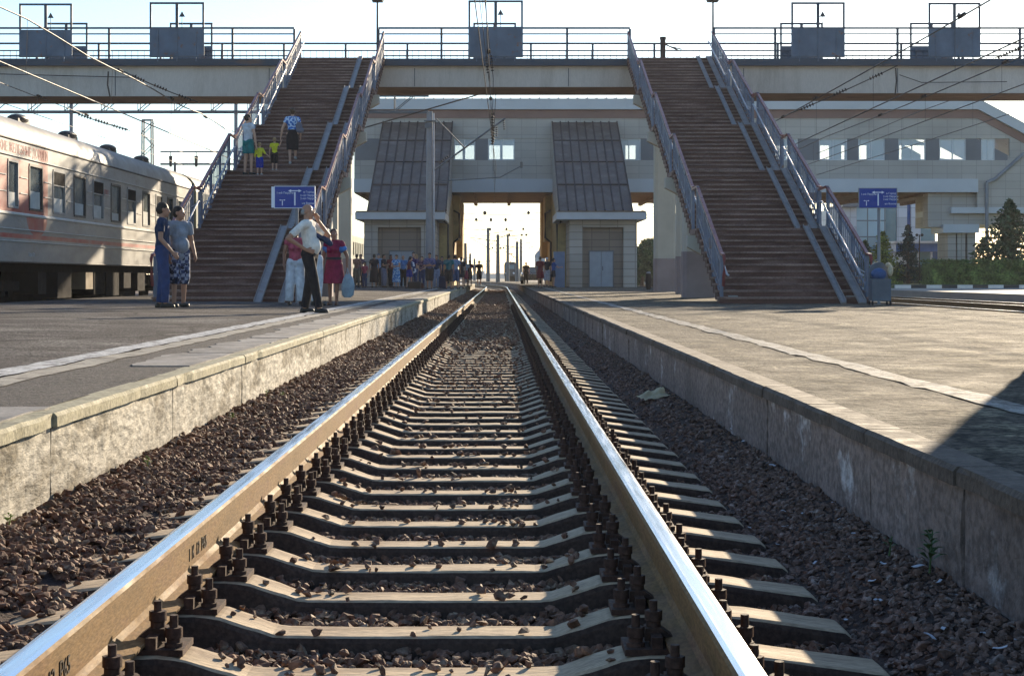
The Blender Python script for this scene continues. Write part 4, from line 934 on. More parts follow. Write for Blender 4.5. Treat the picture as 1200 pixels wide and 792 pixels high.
# main mast in front of the left tower, with a cantilever over the middle track
MX, MY = XP(503.5,80), 80.0
t = thing('catenary_mast', (MX, MY, PLZ), 'tall grey concrete mast with a slanted arm in front of the left tower', 'mast')
mb = MB(); mb.tube([(MX,MY,PLZ),(MX,MY,ZP(131,MY))], [0.21,0.15], 16); obj('pole', mb, mast_m, t)
mb = MB(); mb.tube([(MX+0.22,MY-0.1,PLZ+0.1),(MX+0.2,MY-0.1,ZP(133,MY))], 0.045, 6); obj('cable_pipe', mb, pale_paint, t)
mb = MB(); mb.tube([(MX+0.15,MY,ZP(201,MY)),PX(592,139,MY)], 0.045, 8); mb.tube([PX(511,139,MY),PX(545,174,MY)], 0.03, 8)
mb.tube([(MX+0.1,MY,ZP(213,MY)),PX(586,208,MY),PX(612,194,MY)], 0.03, 6); mb.bar(PX(611,197,MY),PX(611,190,MY),0.12); mb.bar(PX(612,194,MY),PX(636,195,MY),0.02); obj('cantilever_arm', mb, galv, t)
for a_, d_, r_, s_ in ((PX(515,190,MY), PX(592,139,MY)-PX(515,190,MY), 0.09, 0.12),(PX(590,142,MY), (0.1,0,-1), 0.06, 0.1),(PX(582,150,MY), (-0.03,0,-1), 0.06, 0.1)): mb = MB(); insul(mb, a_, d_, 5, r_, s_); obj('insulator', mb, ironm, t)
mb = MB(); mb.bar(PX(497,142,MY-0.2),PX(511,142,MY-0.2),0.2,0.06); mb.bar(PX(502,150,MY-0.3),PX(502,145,MY-0.3),0.35,0.1); obj('bracket', mb, galv, t)
# lattice portal beam running left from the mast
zb_, zt_ = ZP(131.5,80), ZP(112,80)
t = thing('catenary_portal', (-20, 80, zb_), 'thin lattice portal beam crossing left behind the footbridge', 'portal beam')
mb = MB(); x0, x1 = -34.0, MX-0.05
for dy in (-0.3, 0.3):
    for z in (zb_, zt_): mb.bar((x0,80+dy,z),(x1,80+dy,z), 0.09)
    i = 0; x = x0
    while x < x1-0.8: 
        mb.bar((x,80+dy,zb_+0.04),(x+0.9,80+dy,zt_-0.04), 0.04) if i % 2 == 0 else mb.bar((x+0.9,80+dy,zb_+0.04),(x+0.9,80+dy,zt_-0.04), 0.04); x += 0.9; i += 1
obj('lattice_beam', mb, galv, t)
for xx in (XP(83.5,80), XP(276.5,80)):
    mb = MB(); mb.tube([(xx,80,-0.3),(xx,80,zt_)], 0.09, 10); obj('mast', mb, mast_m, t)
# lattice tower far behind the carriage
def lattice_tower(x, y, w_, z1, label, arms=0):
    t = thing('lattice_mast', (x, y, -0.3), label, 'mast', 'distant masts'); mb = MB()
    for sx in (-1, 1):
        for sy in (-1, 1): mb.bar((x+sx*w_/2,y+sy*w_/2,-0.3),(x+sx*w_*0.4,y+sy*w_*0.4,z1), 0.09)
    z = 0; k = 0
    while z < z1-w_:
        for sy in (-1, 1): mb.bar((x-w_/2*(-1)**k,y+sy*w_/2,z),(x+w_/2*(-1)**k,y+sy*w_/2,z+w_), 0.05)
        z += w_; k += 1
    mb.bar((x-w_/2,y,z1),(x+w_/2,y,z1), 0.12); obj('lattice', mb, galv, t)
    if arms:
        mb = MB()
        for zz, a, b_ in ((ZP(178,y), XP(188,y), XP(246,y)), (ZP(192.5,y), XP(188,y), XP(278,y))): mb.bar((a,y,zz),(b_,y,zz), 0.12)
        obj('arm', mb, galv, t)
lattice_tower(XP(173,110), 110, 0.75, ZP(141,110), 'lattice mast rising behind the roof of the grey carriage')
# rigid cross beams behind the carriage and under the bridge left
t = thing('catenary_portal', (-20, 120, 8), 'double horizontal cross bar with insulators in the sky left of the left stairway', 'portal beam')
mb = MB(); mb.bar(PX(188,178,120),PX(300,178,120),0.1); mb.bar(PX(188,192.5,120),PX(330,192.5,120),0.14); obj('cross_bar', mb, galv, t)
for px_ in (200, 230):
    mb = MB(); a = PX(px_,183,120); mb.tube([a, a+Vector((0,0,-0.8))], [0.14,0.1], 8); mb.bar(PX(px_,178,120),PX(px_,192,120),0.05); obj('insulator', mb, ironm, t)
mb = MB(); a = PX(205,196,120); mb.tube([(a.x,120,-0.3),(a.x,120,a.z+0.4)],0.1,8); obj('mast', mb, galv, t)
# masts further up the line, seen through the opening
masts = [(572,267,185,'slim'),(583.5,275,170,'slim'),(595,275,215,'slim'),(606,283,190,'slim'),(610.5,280,230,'slim'),(551,297,240,'slim'),(556,303,260,'slim'),(545,285,150,'slim'),(606,246,330,'thin')]
for i, (px_, py, d, _) in enumerate(masts):
    x = XP(px_, d); z1 = ZP(py, d)
    if i == 8: continue
    t = thing('catenary_mast', (x, d, -0.2), 'dark slim mast up the line seen through the opening under the hall', 'mast', 'distant masts under the hall')
    mb = MB(); mb.tube([(x,d,-0.3),(x,d,z1)], [0.24,0.16], 8); obj('pole', mb, galv, t)
    mb = MB(); s = 1 if i % 2 == 0 else -1; mb.bar((x,d,z1-0.7),(x+s*3.0,d,z1-0.3),0.07); mb.bar((x,d,z1-2.0),(x+s*2.6,d,z1-0.5),0.06); insul(mb, (x+s*0.6,d,z1-0.62),(s,0,0.1),4,0.13,0.2); obj('bracket_arm', mb, galv, t)
for (py, d, x0, x1, lb) in ((249,140,534,642,'highest cross span wire seen under the hall'),(257,150,540,640,'second cross span wire seen under the hall'),(268,185,536,645,'third cross span wire seen under the hall'),(275,200,543,640,'fourth cross span wire seen under the hall'),(290,240,545,630,'lowest cross span wire seen under the hall')):
    t = thing('span_wire', (0, d, ZP(py,d)), lb, 'wire', 'cross span wires')
    mb = MB(); mb.tube(wire_pts(PX(x0,py,d), PX(x1,py-1,d), 0.25, 8), 0.028, 5)
    r = random.Random(int(py)); obj('wire', mb, wire_m, t)
    for _ in range(3): mb = MB(); px_ = r.uniform(x0+10, x1-10); p = PX(px_,py+0.4,d); mb.ell(p, 0.14, 0.1, 0.16, 8, 6); obj('insulator', mb, ironm, t)
# loose wires slung under the footbridge girders
def cable(name, pts, r, label, sag=0.0):
    mb = MB(); P_ = []
    for a, b_ in zip(pts, pts[1:]): P_ += wire_pts(a, b_, sag, 10)
    mb.tube(P_, r, 5); return tag(obj(name, mb, wire_m), label, 'cable')
cable('cable', [PX(0,87,62.9),PX(155,91,62.9),PX(160,88,62.9)], 0.018, 'thin cable along the left girder of the footbridge')
cable('cable', [PX(1054,88,62.9),PX(1080,97,62.9),PX(1180,96,62.9)], 0.016, 'thin slack cable along the right girder of the footbridge')
cable('cable', [PX(420,152,70),PX(575,107,66.5)], 0.03, 'dark cable sloping from the left stairway up to the middle of the footbridge')
cable('cable', [PX(127,84,62.8),PX(126,100,62.8),PX(129,114,62.8)], 0.03, 'short dark cable hanging down the left girder between two shields')
cable('cable', [PX(1049.5,80,62.8),PX(1050.5,95,62.8),PX(1049,111,62.8)], 0.03, 'short kinked cable hanging down the right girder')
for i, (a, b_, lb) in enumerate((((145,84,60),(232,120,60),'dark guy wire with insulators left of the left stairway'),((85,131,60),(150,152,60),'short guy wire with insulators above the carriage roof'),((1166,68,58),(1199,54,58),'short guy wire at the right end of the footbridge'),((924,134,58),(1052,77,58),'dark guy wire with insulators right of the right stairway'))):
    t = thing('guy_wire', PX(*a), lb, 'wire', 'guy wires'); A, B = PX(*a), PX(*b_)
    mb = MB(); mb.tube(wire_pts(A, B, 0.05, 10), 0.02, 5); obj('wire', mb, wire_m, t)
    for q in (0.12, 0.42, 0.75): mb = MB(); insul(mb, A.lerp(B, q)-Vector((0,0,0.03)), B-A, 5, 0.075, 0.11); obj('insulator', mb, ironm, t)
t = thing('span_insulators', PX(577,100,62), 'two strings of dark insulators hanging before the footbridge over the middle track', 'insulators')
for (a, b_) in (((568,0),(578,92)),((562,0),(573,95)),((578,92),(577,150)),((581,110),(578,165)),((575,110),(577,168))):
    mb = MB(); A, B = PX(*a,62), PX(*b_,62); mb.tube([A,B],0.014,5); insul(mb, A.lerp(B,0.72), B-A, 6, 0.07, 0.11); obj('insulator_string', mb, ironm, t)

# ------------------------------------------------------------------ vegetation
leaf = lambda nm, c, v=0.5: mat(nm, c, 0.75, v, 2.0, fine=0.4, fscale=9, col2=tuple(q_*1.9 for q_ in c), c2scale=1.6, c2lo=0.48, c2hi=0.60)
pine_m = leaf('pine_needles', (0.05,0.075,0.035)); fir_y = leaf('yellow_green_fir_needles', (0.13,0.15,0.035)); spruce_m = leaf('spruce_needles', (0.03,0.045,0.04)); broad_m = leaf('broad_leaves', (0.045,0.075,0.03)); hedge_m = leaf('hedge_leaves', (0.085,0.12,0.035)); bark = mat('bark', (0.09,0.065,0.045), 0.9, 0.3, 5)  # fir_y: yellow green needles of one fir
def cards(nr_, C_, size, up=0.3):
    """leaf quads at centres C_"""
    n_ = len(C_); u = nr_.normal(size=(n_,3)); u /= np.linalg.norm(u, axis=1)[:,None]; v = np.cross(u, nr_.normal(size=(n_,3))); v /= np.linalg.norm(v, axis=1)[:,None]
    s = size*nr_.uniform(0.6,1.3,(n_,1)); V = np.stack([C_-u*s-v*s*0.5, C_+u*s-v*s*0.3, C_+u*s*1.1+v*s*0.5, C_-u*s*0.8+v*s*0.5], 1).reshape(-1,3)
    T = np.arange(4*n_).reshape(-1,4); return V, T
def conifer(x, y, h, r, m, label, seed, droop=0.25, size=0.10, n_br=150, zb=PLZ, name='fir_tree', gap=0.1):
    q = np.random.RandomState(seed); t = thing(name, (x, y, zb), label, 'tree')
    mb = MB(); mb.tube([(x,y,zb),(x,y,zb+h*0.97)], [r*0.07+0.05, 0.02], 8)
    P_ = []
    for i in range(n_br):
        f = (i+q.rand())/n_br; f = f**0.8; z = h*(gap+(1-gap)*f); L_ = r*(1-f)**0.85*q.uniform(0.6,1.12)+0.08; a = q.uniform(0, 2*math.pi)
        dx, dy = math.cos(a), math.sin(a); tip = (x+dx*L_, y+dy*L_, zb+z-L_*droop*0.5+0.12*L_)
        if i % 3 == 0: mb.tube([(x,y,zb+z),tip],[0.03,0.008],4,False)
        k = int(16*L_/r)+6; s = q.uniform(0.1, 1.0, k)
        P_.append(np.stack([x+dx*L_*s+q.normal(0,0.10*L_+0.03,k), y+dy*L_*s+q.normal(0,0.10*L_+0.03,k), zb+z-L_*droop*s*s+0.12*L_*s+q.normal(0,0.045*h/6,k)], 1))
    obj('trunk', mb, bark, t)
    V, T = cards(q, np.concatenate(P_), size); V -= np.array(t.location); o = fast_mesh('crown', V, T, m); o.parent = t; return t
def broadtree(x, y, h, r, m, label, seed, n_=5200, size=0.16, zb=-0.3, clump=26):
    q = np.random.RandomState(seed); t = thing('tree', (x, y, zb), label, 'tree')
    mb = MB(); mb.tube([(x,y,zb),(x+0.1,y,zb+h*0.4),(x,y,zb+h*0.75)], [0.2,0.13,0.05], 8); cs = []
    for i in range(clump):
        a = q.uniform(0, 2*math.pi); f = q.rand()**0.6; zz = h*q.uniform(0.22, 0.95); rr = r*f*math.sin(math.pi*min(0.95, max(0.12, (zz/h)*0.85+0.1)))
        c = (x+rr*math.cos(a), y+rr*math.sin(a), zb+zz); cs.append((c, r*q.uniform(0.18,0.42))); mb.tube([(x,y,zb+h*0.35),c],[0.06,0.015],4,False)
    P_ = np.concatenate([np.array(c)+q.normal(0,1,(n_//clump,3))*np.array([s,s,s*0.75])*0.6 for c, s in cs])
    obj('trunk', mb, bark, t); V, T = cards(q, P_, size); V -= np.array(t.location); o = fast_mesh('crown', V, T, m); o.parent = t; return t
conifer(XP(1183,98), 98, 5.2, 3.0, pine_m, 'dark shaggy pine tree behind the hedge at the right edge', 3, 0.1, 0.12, 300, gap=0.05)
conifer(XP(1152,101), 101, 3.0, 1.4, pine_m, 'small dark fir left of the shaggy pine', 4, 0.2, 0.09, 80, gap=0.05)
conifer(XP(1064,104), 104, 3.9, 1.35, spruce_m, 'narrow dark spruce right of the right direction sign', 5, 0.45, 0.08, 130, gap=0.03)
conifer(XP(1034,99), 99, 3.3, 1.5, fir_y, 'yellow green fir tree just behind the right direction sign', 6, 0.2, 0.10, 120, gap=0.03)
conifer(XP(1013,110), 110, 3.0, 1.4, pine_m, 'dim green fir seen through the railing of the right stairway', 16, 0.2, 0.10, 90, gap=0.03)
for i, (px_, d, h, r, lb) in enumerate(((752,150,3.9,1.6,'leafy tree just left of the right bridge column'),(763,160,5.0,1.8,'taller leafy tree partly behind the right bridge column'),(800,150,3.4,2.2,'leafy tree between the right bridge column and the stairway'),(778,170,4.2,2.2,'leafy tree behind the right bridge column'),(826,155,3.8,2.0,'leafy tree behind the lower stairway column'),(741,170,2.2,1.0,'small bush beside the right tower'))):
    broadtree(XP(px_,d), d, h, r, broad_m, lb, 20+i, 4200, 0.15)
for x0, x1, y0, y1, z1, lb, sd in ((XP(1090,93),48,93,95.5,PLZ+0.15+1.35,'long clipped green hedge at the right edge behind the striped kerb',1),(XP(1044,108),XP(1097,108),108,110.5,PLZ+0.15+1.0,'shorter clipped hedge farther back beside the fir trees',2)):
    q = np.random.RandomState(sd); z0 = PLZ+0.15
    t = thing('hedge', ((x0+x1)/2, y0, z0), lb, 'hedge'); mb = MB(); mb.box(x0+0.15, x1-0.15, y0+0.15, y1-0.15, z0, z1-0.12)
    obj('inner_mass', mb, hedge_m, t); n_ = int((x1-x0)*420)
    P_ = np.stack([q.uniform(x0,x1,n_), np.where(q.rand(n_) < 0.6, y0+q.normal(0,0.07,n_)+0.1, q.uniform(y0,y1,n_)), q.uniform(z0,z1,n_)], 1)
    top = q.rand(n_) < 0.35; P_[top,1] = q.uniform(y0,y1,top.sum()); P_[top,2] = z1+q.normal(0,0.05,top.sum())
    V, T = cards(q, P_, 0.075); V -= np.array(t.location); o = fast_mesh('foliage', V, T, hedge_m); o.parent = t

# ------------------------------------------------------------------ distant buildings
gl_b = brick_mat('curtain_wall_glass', (0.22,0.33,0.40), (0.10,0.13,0.16), 1.6, 1.5, 0.15, var=0.3, msize=0.06); pan_w = brick_mat('pale_facade_panels', (0.50,0.52,0.56), (0.33,0.34,0.37), 1.2, 0.9, 0.5, msize=0.03); blu = mat('blue_fascia', (0.04,0.10,0.30), 0.4, 0.1); teal = mat('teal_glass', (0.12,0.22,0.27), 0.15, 0.2, 0.5)
D = 150
t = thing('office_building', (XP(1040,D), D, PLZ), 'pale office building with blue glass strips behind the fir trees', 'building')
def bb(name, a, b_, top, bot, y, m, dep=12): 
    mb = MB(); mb.box(XP(a,y), XP(b_,y), y, y+dep, max(PLZ, ZP(bot,y)), ZP(top,y)); return obj(name, mb, m, t)
bb('wall', 1004, 1038, 236, 330, D, gl_b); bb('wall', 1038.2, 1051, 225, 330, D+0.5, teal); bb('wall', 1051.2, 1063, 205, 330, D+0.3, pan_w); bb('glass_strip', 1063.2, 1067.5, 205, 330, D+0.6, blu); bb('wall', 1067.7, 1079, 205, 330, D+0.3, pan_w); bb('glass_strip', 1079.2, 1096, 205, 330, D+0.8, teal)
mb = MB(); mb.prism([(XP(985,D),ZP(243,D)),(XP(1004,D),ZP(243,D)),(XP(1004,D),ZP(240,D)),(XP(996,D),ZP(238,D)),(XP(985,D),ZP(240,D))],'y',D-1,D+8); obj('side_roof', mb, dk_panel, t)
bb('side_wall', 985, 1003.8, 243.2, 330, D, pan_w)
D = 135
t = thing('entrance_pavilion', (XP(1085,D), D, PLZ), 'low pavilion with a bright blue fascia and glass front left of the hall columns', 'building')
bb('fascia', 1050, 1112, 285.5, 295, D, blu, 6); bb('roof', 1048, 1113, 282.5, 285.3, D-0.5, pan_w, 7)
for a, b_, m in ((1053,1072,pan_w),(1072.3,1092,teal),(1092.3,1104,blu),(1104.3,1111,teal)): bb('glass_front' if m is teal else 'wall', a, b_, 295.3, 325, D+1.2, m, 3)
for a in (1076, 1091, 1104): bb('column', a, a+1.8, 295.3, 325, D+0.2, pan_w, 0.3)
D = 300
t = thing('tower_block', (XP(803,D), D, 0), 'pale glassy tower block seen between the bridge column and the right stairway', 'building')
bb('wall', 795, 800, 253, 325, D, pan_w, 10); bb('wall', 800.3, 813, 262, 325, D+1, gl_b, 10); bb('roof', 794, 806, 249, 252.8, D, dk_panel, 10); bb('stair_shaft', 802, 804, 255, 325, D-1, under_m, 2)
D = 400
t = thing('domed_tower', (XP(633,D), D, 0), 'small domed blue grey tower far away under the hall, right of the masts', 'building')
haze_b = mat('hazed_blue_stone', (0.22,0.30,0.36), 0.7, 0.1); haze_d = mat('hazed_dome_blue', (0.10,0.19,0.27), 0.5, 0.1)  # bluish distance haze put into these stone and dome colours
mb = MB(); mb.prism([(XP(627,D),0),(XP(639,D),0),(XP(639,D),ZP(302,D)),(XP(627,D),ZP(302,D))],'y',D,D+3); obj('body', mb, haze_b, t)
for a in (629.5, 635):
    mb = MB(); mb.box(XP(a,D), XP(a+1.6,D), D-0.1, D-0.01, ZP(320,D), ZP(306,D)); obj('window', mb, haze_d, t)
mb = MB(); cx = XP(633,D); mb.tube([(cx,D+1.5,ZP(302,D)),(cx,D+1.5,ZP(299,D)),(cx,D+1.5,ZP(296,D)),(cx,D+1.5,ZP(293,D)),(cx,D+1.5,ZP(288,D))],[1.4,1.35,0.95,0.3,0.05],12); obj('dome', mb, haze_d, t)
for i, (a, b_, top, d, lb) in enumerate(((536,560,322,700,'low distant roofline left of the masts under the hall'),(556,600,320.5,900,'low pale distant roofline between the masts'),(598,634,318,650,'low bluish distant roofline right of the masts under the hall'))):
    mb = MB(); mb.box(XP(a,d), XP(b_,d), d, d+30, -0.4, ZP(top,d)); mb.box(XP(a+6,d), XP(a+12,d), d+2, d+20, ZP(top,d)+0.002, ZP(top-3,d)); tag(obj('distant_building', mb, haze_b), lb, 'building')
# distant locomotive and car
D = 230
t = thing('locomotive', (XP(598,D), D, 0), 'dark front of a distant locomotive on the line under the hall', 'locomotive')
lx0, lx1 = XP(591,D), XP(604.5,D); loco = mat('loco_dark', (0.035,0.045,0.055), 0.4, 0.2)
mb = MB(); mb.prism([(lx0,0.9),(lx1,0.9),(lx1,2.6),(lx1-0.15,2.9),(lx0+0.15,2.9),(lx0,2.6)],'y',D,D+14); obj('body', mb, loco, t)
mb = MB(); mb.box(lx0+0.2, lx1-0.2, D-0.03, D-0.002, 1.9, 2.5); obj('windscreen', mb, teal, t)
mb = MB(); mb.box(lx0+0.1, lx1-0.1, D+0.3, D+13, 0.1, 0.898); obj('underframe', mb, under_tr, t)
mb = MB(); mb.bar((XP(598,D),D+3,2.9),(XP(602,D),D+3,3.6),0.08); mb.bar((XP(602,D),D+3,3.6),(XP(599,D),D+3,4.1),0.08); mb.bar((XP(597,D),D+3,4.1),(XP(602,D),D+3,4.1),0.1); obj('pantograph', mb, loco, t)
for a in (593.5, 602): 
    mb = MB(); mb.ell((XP(a,D),D-0.05,1.3),0.14,0.05,0.14,10,6); obj('headlight', mb, sign_w, t)
D = 130; cx = XP(623,D)
t = thing('parked_car', (cx, D, PLZ), 'dark blue car parked on the right platform far under the hall', 'car')
carp = mat('car_paint_dark', (0.03,0.04,0.07), 0.25, 0.1, spec=0.6)
mb = MB(); mb.prism([(D,PLZ+0.3),(D+4.2,PLZ+0.3),(D+4.2,PLZ+0.85),(D+3.6,PLZ+0.95),(D+1.1,PLZ+0.92),(D,PLZ+0.8)],'x',cx-0.82,cx+0.82); obj('body', mb, carp, t)
mb = MB(); mb.prism([(D+0.9,PLZ+0.93),(D+3.7,PLZ+0.955),(D+3.0,PLZ+1.38),(D+1.6,PLZ+1.38)],'x',cx-0.7,cx+0.7); obj('cabin', mb, tr_glass, t)
for sx in (-1, 1):
    for yy in (0.8, 3.4): mb = MB(); mb.tube([(cx+sx*0.62,D+yy,PLZ+0.31),(cx+sx*0.84,D+yy,PLZ+0.31)],0.31,16,smooth=False); obj('wheel', mb, under_tr, t)
    mb = MB(); mb.ell((cx+sx*0.6,D-0.01,PLZ+0.66),0.13,0.04,0.08,10,6); obj('headlight', mb, sign_w, t)
# items behind the right column
def planter(px_, d, r, h, lb):
    x = XP(px_, d); t = thing('street_bin', (x,d,PLZ), lb, 'bin', 'dark round bins on the right platform')
    mb = MB(); mb.tube([(x,d,PLZ),(x,d,PLZ+h*0.15),(x,d,PLZ+h*0.6),(x,d,PLZ+h*0.9),(x,d,PLZ+h)],[r*0.6,r*0.8,r,r*0.8,r*0.75],14); obj('bowl', mb, ironm, t)
    mb = MB(); mb.ell((x,d,PLZ+h),r*0.7,r*0.7,h*0.12,12,6); obj('lid', mb, grey_steel, t)
planter(802, 70, 0.22, 0.62, 'dark round street bin between the bridge column and the lower stairway column')
planter(760, 76, 0.16, 0.75, 'dark round street bin just left of the right bridge column')
x, d = XP(802,71.5), 71.5
t = thing('notice_post', (x,d,PLZ), 'thin post with a small white notice behind the dark bin', 'sign')
mb = MB(); mb.tube([(x,d,PLZ),(x,d,ZP(286,d))],0.03,8); obj('pole', mb, pale_paint, t)
mb = MB(); mb.box(x-0.09,x+0.09,d-0.05,d-0.032,ZP(308,d),ZP(299,d)); no = obj('notice', mb, sign_w, t)
mb = MB(); mb.prism([(x-0.05,ZP(306,d)),(x+0.05,ZP(306,d)),(x,ZP(301,d))],'y',d-0.054,d-0.051); obj('symbol', mb, tri_m, no)
x, d = XP(1105,97), 97
t = thing('street_lamp', (XP(1077,100),100,PLZ), 'slim street lamp with two dark heads before the blue pavilion', 'lamp post')
x = XP(1077.5,100); mb = MB(); mb.tube([(x,100,PLZ),(x,100,ZP(275,100))],0.035,8); mb.bar((x-0.16,100,ZP(276,100)),(x+0.16,100,ZP(276,100)),0.03); obj('pole', mb, ironm, t)
for s in (-1,1): mb = MB(); mb.ell((x+s*0.16,100,ZP(275.5,100)),0.1,0.1,0.09,10,6); obj('lamp_head', mb, ironm, t)

# ------------------------------------------------------------------ litter and weeds on the ballast
paper = mat('litter_white', (0.55,0.57,0.62), 0.7, 0.1, 20)
q = random.Random(11); src = None
def on_bed(px_, py):
    X, Zr = (px_-586)/F, (324-py)/F; y = 3.0
    while y < 60:
        if 0.84+Zr*y < bz(X*y, y)+0.015: return (X*y, y, bz(X*y, y)+0.02)
        y += 0.02
spots = [(878,622),(920,621),(941,605),(912,643),(955,663),(918,603),(1000,629),(1021,650),(1035,665),(1022,685),(1043,702),(1027,708),(1033,710),(1138,719),(1117,702),(1100,688),(1053,615),(978,594),(1106,742),(1152,748),(1193,756),(1172,766),(990,732),(1076,668),(1012,560),(905,548),(899,546),(870,520),(857,505),(845,497),(985,612),(1090,752),(1185,740),(965,628),(1005,596)]
for i, (a, b_) in enumerate(spots):
    p = on_bed(a, b_)
    if not p: continue
    sx = q.uniform(0.007,0.022); sy = q.uniform(0.004,0.010)
    mb = MB(); n_ = 5; vs = []
    for j in range(n_+1):
        u = -sx+2*sx*j/n_; vs += [(u, -sy, 0.002*math.sin(j*0.9+i)), (u, sy, 0.002*math.sin(j*0.9+i+0.5))]
    vs += [(v[0], v[1], v[2]-0.0015) for v in vs]; m_ = 2*(n_+1)
    fs = [(2*j, 2*j+2, 2*j+3, 2*j+1) for j in range(n_)]+[(m_+2*j+1, m_+2*j+3, m_+2*j+2, m_+2*j) for j in range(n_)]
    mb.add(vs, fs); o = obj('paper_scrap', mb, paper, local=True); o.location = (p[0], p[1], p[2]+0.01); o.rotation_euler = (q.uniform(-.3,.3), q.uniform(-.3,.3), q.uniform(0,3.1))
    tag(o, 'small white paper scrap lying on the dusty ballast right of the rails', 'litter', 'white scraps on the ballast')
p = on_bed(765, 468); mb = MB(); n_ = 8
gv = [[(0.13*(i/n_-0.5)*2, 0.075*(j/n_-0.5)*2, 0.035*N(i*0.4, j*0.4, 3)+0.03*(i/n_)**3*(1 if j > 4 else 0)+0.01) for i in range(n_+1)] for j in range(n_+1)]
vs = [v for r_ in gv for v in r_]; mb.add(vs, [(j*(n_+1)+i, j*(n_+1)+i+1, (j+1)*(n_+1)+i+1, (j+1)*(n_+1)+i) for i in range(n_) for j in range(n_)], False)
o = obj('crumpled_paper', mb, mat('tan_paper', (0.50,0.42,0.27), 0.8, 0.15, 15), local=True); o.location = (p[0], p[1], p[2]+0.02); o.rotation_euler = (0.25,-0.15,0.5); tag(o, 'crumpled tan paper sheet lying on the ballast right of the right rail', 'paper')
weed_m = mat('weed_green', (0.16,0.24,0.035), 0.6, 0.3, 10); weed_d = mat('weed_dark_green', (0.06,0.10,0.035), 0.6, 0.3, 10)
def weed(px_, py, h, nL, m, label, wide=0.5, pos=None):
    p = Vector(pos) if pos else on_bed(px_, py); 
    if not p: return
    t = thing('weed', p, label, 'weed'); mb = MB(); mb.tube([(p[0],p[1],p[2]-0.02),(p[0]+0.01,p[1],p[2]+h)],[0.004,0.002],5); obj('stem', mb, m, t)
    for i in range(nL):
        a = i*2.4; z = p[2]+h*(0.15+0.85*i/nL); L_ = h*wide*q.uniform(0.7,1.1)*(1.1-0.5*i/nL); d_ = Vector((math.cos(a), math.sin(a), 0.7)).normalized(); s_ = d_.cross(Vector((0,0,1))).normalized()*L_*0.24
        b0 = Vector((p[0],p[1],z)); mid = b0+d_*L_*0.55+Vector((0,0,0.02*L_)); tip = b0+d_*L_-Vector((0,0,0.25*L_))
        mb = MB(); mb.add([b0, mid+s_, tip, mid-s_, mid+Vector((0,0,0.002))], [(0,1,4),(1,2,4),(2,3,4),(3,0,4)]); obj('leaf', mb, m, t)
weed(1085, 655, 0.12, 16, weed_d, 'leafy green weed growing at the foot of the right platform wall', 0.55, (1.42, 5.36, -0.12))
weed(1052, 634, 0.05, 6, weed_d, 'smaller green weed at the foot of the right wall, left of the leafy one', 0.8, (1.38, 5.75, -0.13))
for i, (a, b_, lb) in enumerate(((172,547,'bright green sprout in the left ballast nearest the camera'),(247,487,'yellow green sprout in the left ballast halfway along the lit wall'),(312,463,'green sprout near the lit left wall beside the ballast edge'),(331,466,'little green sprout right of another at the lit left wall'),(10,617,'green tuft at the foot of the left wall at the image edge'),(272,492,'pale green sprout in the left ballast right of the yellow one'))):
    weed(a, b_, 0.045, 7, weed_m, lb, 0.9)

# ------------------------------------------------------------------ thin evening haze
hz_ = bpy.data.materials.new('evening_haze'); hz_.use_nodes = True; n = hz_.node_tree.nodes; n.clear()
ou = n.new('ShaderNodeOutputMaterial'); pv = n.new('ShaderNodeVolumePrincipled'); pv.inputs['Color'].default_value = (0.93,0.95,1.0,1); pv.inputs['Density'].default_value = 0.0002; pv.inputs['Anisotropy'].default_value = 0.3
hz_.node_tree.links.new(pv.outputs[0], ou.inputs['Volume'])
mb = MB(); mb.box(-1200, 1200, -60, 1100, -1.5, 18.0); tag(obj('haze', mb, hz_), 'thin pale evening haze over the station', 'haze', kind='stuff')
# ------------------------------------------------------------------ people
def remeshed(mb, voxel, name, m, parent, smooth_it=2, loc=None):
    """fuse overlapping shapes into one continuous skin"""
    me = bpy.data.meshes.new(name); me.from_pydata(mb.v, [], mb.f); me.update()
    bm = bmesh.new(); bm.from_mesh(me); bmesh.ops.remove_doubles(bm, verts=bm.verts, dist=1e-5); bmesh.ops.recalc_face_normals(bm, faces=bm.faces); bm.to_mesh(me); bm.free()
    o = bpy.data.objects.new(name+'_tmp', me); C.objects.link(o)
    md = o.modifiers.new('r', 'REMESH'); md.mode = 'VOXEL'; md.voxel_size = voxel; md.use_smooth_shade = True
    if smooth_it: s_ = o.modifiers.new('s', 'SMOOTH'); s_.iterations = smooth_it; s_.factor = 0.5
    dg = bpy.context.evaluated_depsgraph_get(); me2 = bpy.data.meshes.new_from_object(o.evaluated_get(dg))
    C.objects.unlink(o); bpy.data.objects.remove(o)
    me2.name = name; me2.materials.clear(); me2.materials.append(m)
    o = bpy.data.objects.new(name, me2); C.objects.link(o); o.parent = parent; return o
def cap(mb, a, b_, ra, rb, n=10, flat=1.0, axis=None, ends=True):
    """tapered limb with rounded ends; flat squeezes the section along the y axis"""
    a = Vector(a); b_ = Vector(b_); d = (b_-a).normalized(); P_ = []; R_ = []
    if ends:
        for t in (80, 50, 20): P_.append(a-d*ra*math.sin(R(t))); R_.append(ra*math.cos(R(t)))
    for i in range(5): P_.append(a.lerp(b_, i/4)); R_.append(ra+(rb-ra)*i/4)
    if ends:
        for t in (20, 50, 80): P_.append(b_+d*rb*math.sin(R(t))); R_.append(rb*math.cos(R(t)))
    o = len(mb.v); mb.tube(P_, R_, n)
    if flat != 1.0:
        cy = None
        for k in range(o, len(mb.v)):
            v = Vector(mb.v[k]); t = max(0, min(1, (v-a).dot(d)/max(1e-6, (b_-a).length))); c = a.lerp(b_, t)
            mb.v[k] = (v.x, c.y+(v.y-c.y)*flat, v.z)
SKIN = {}
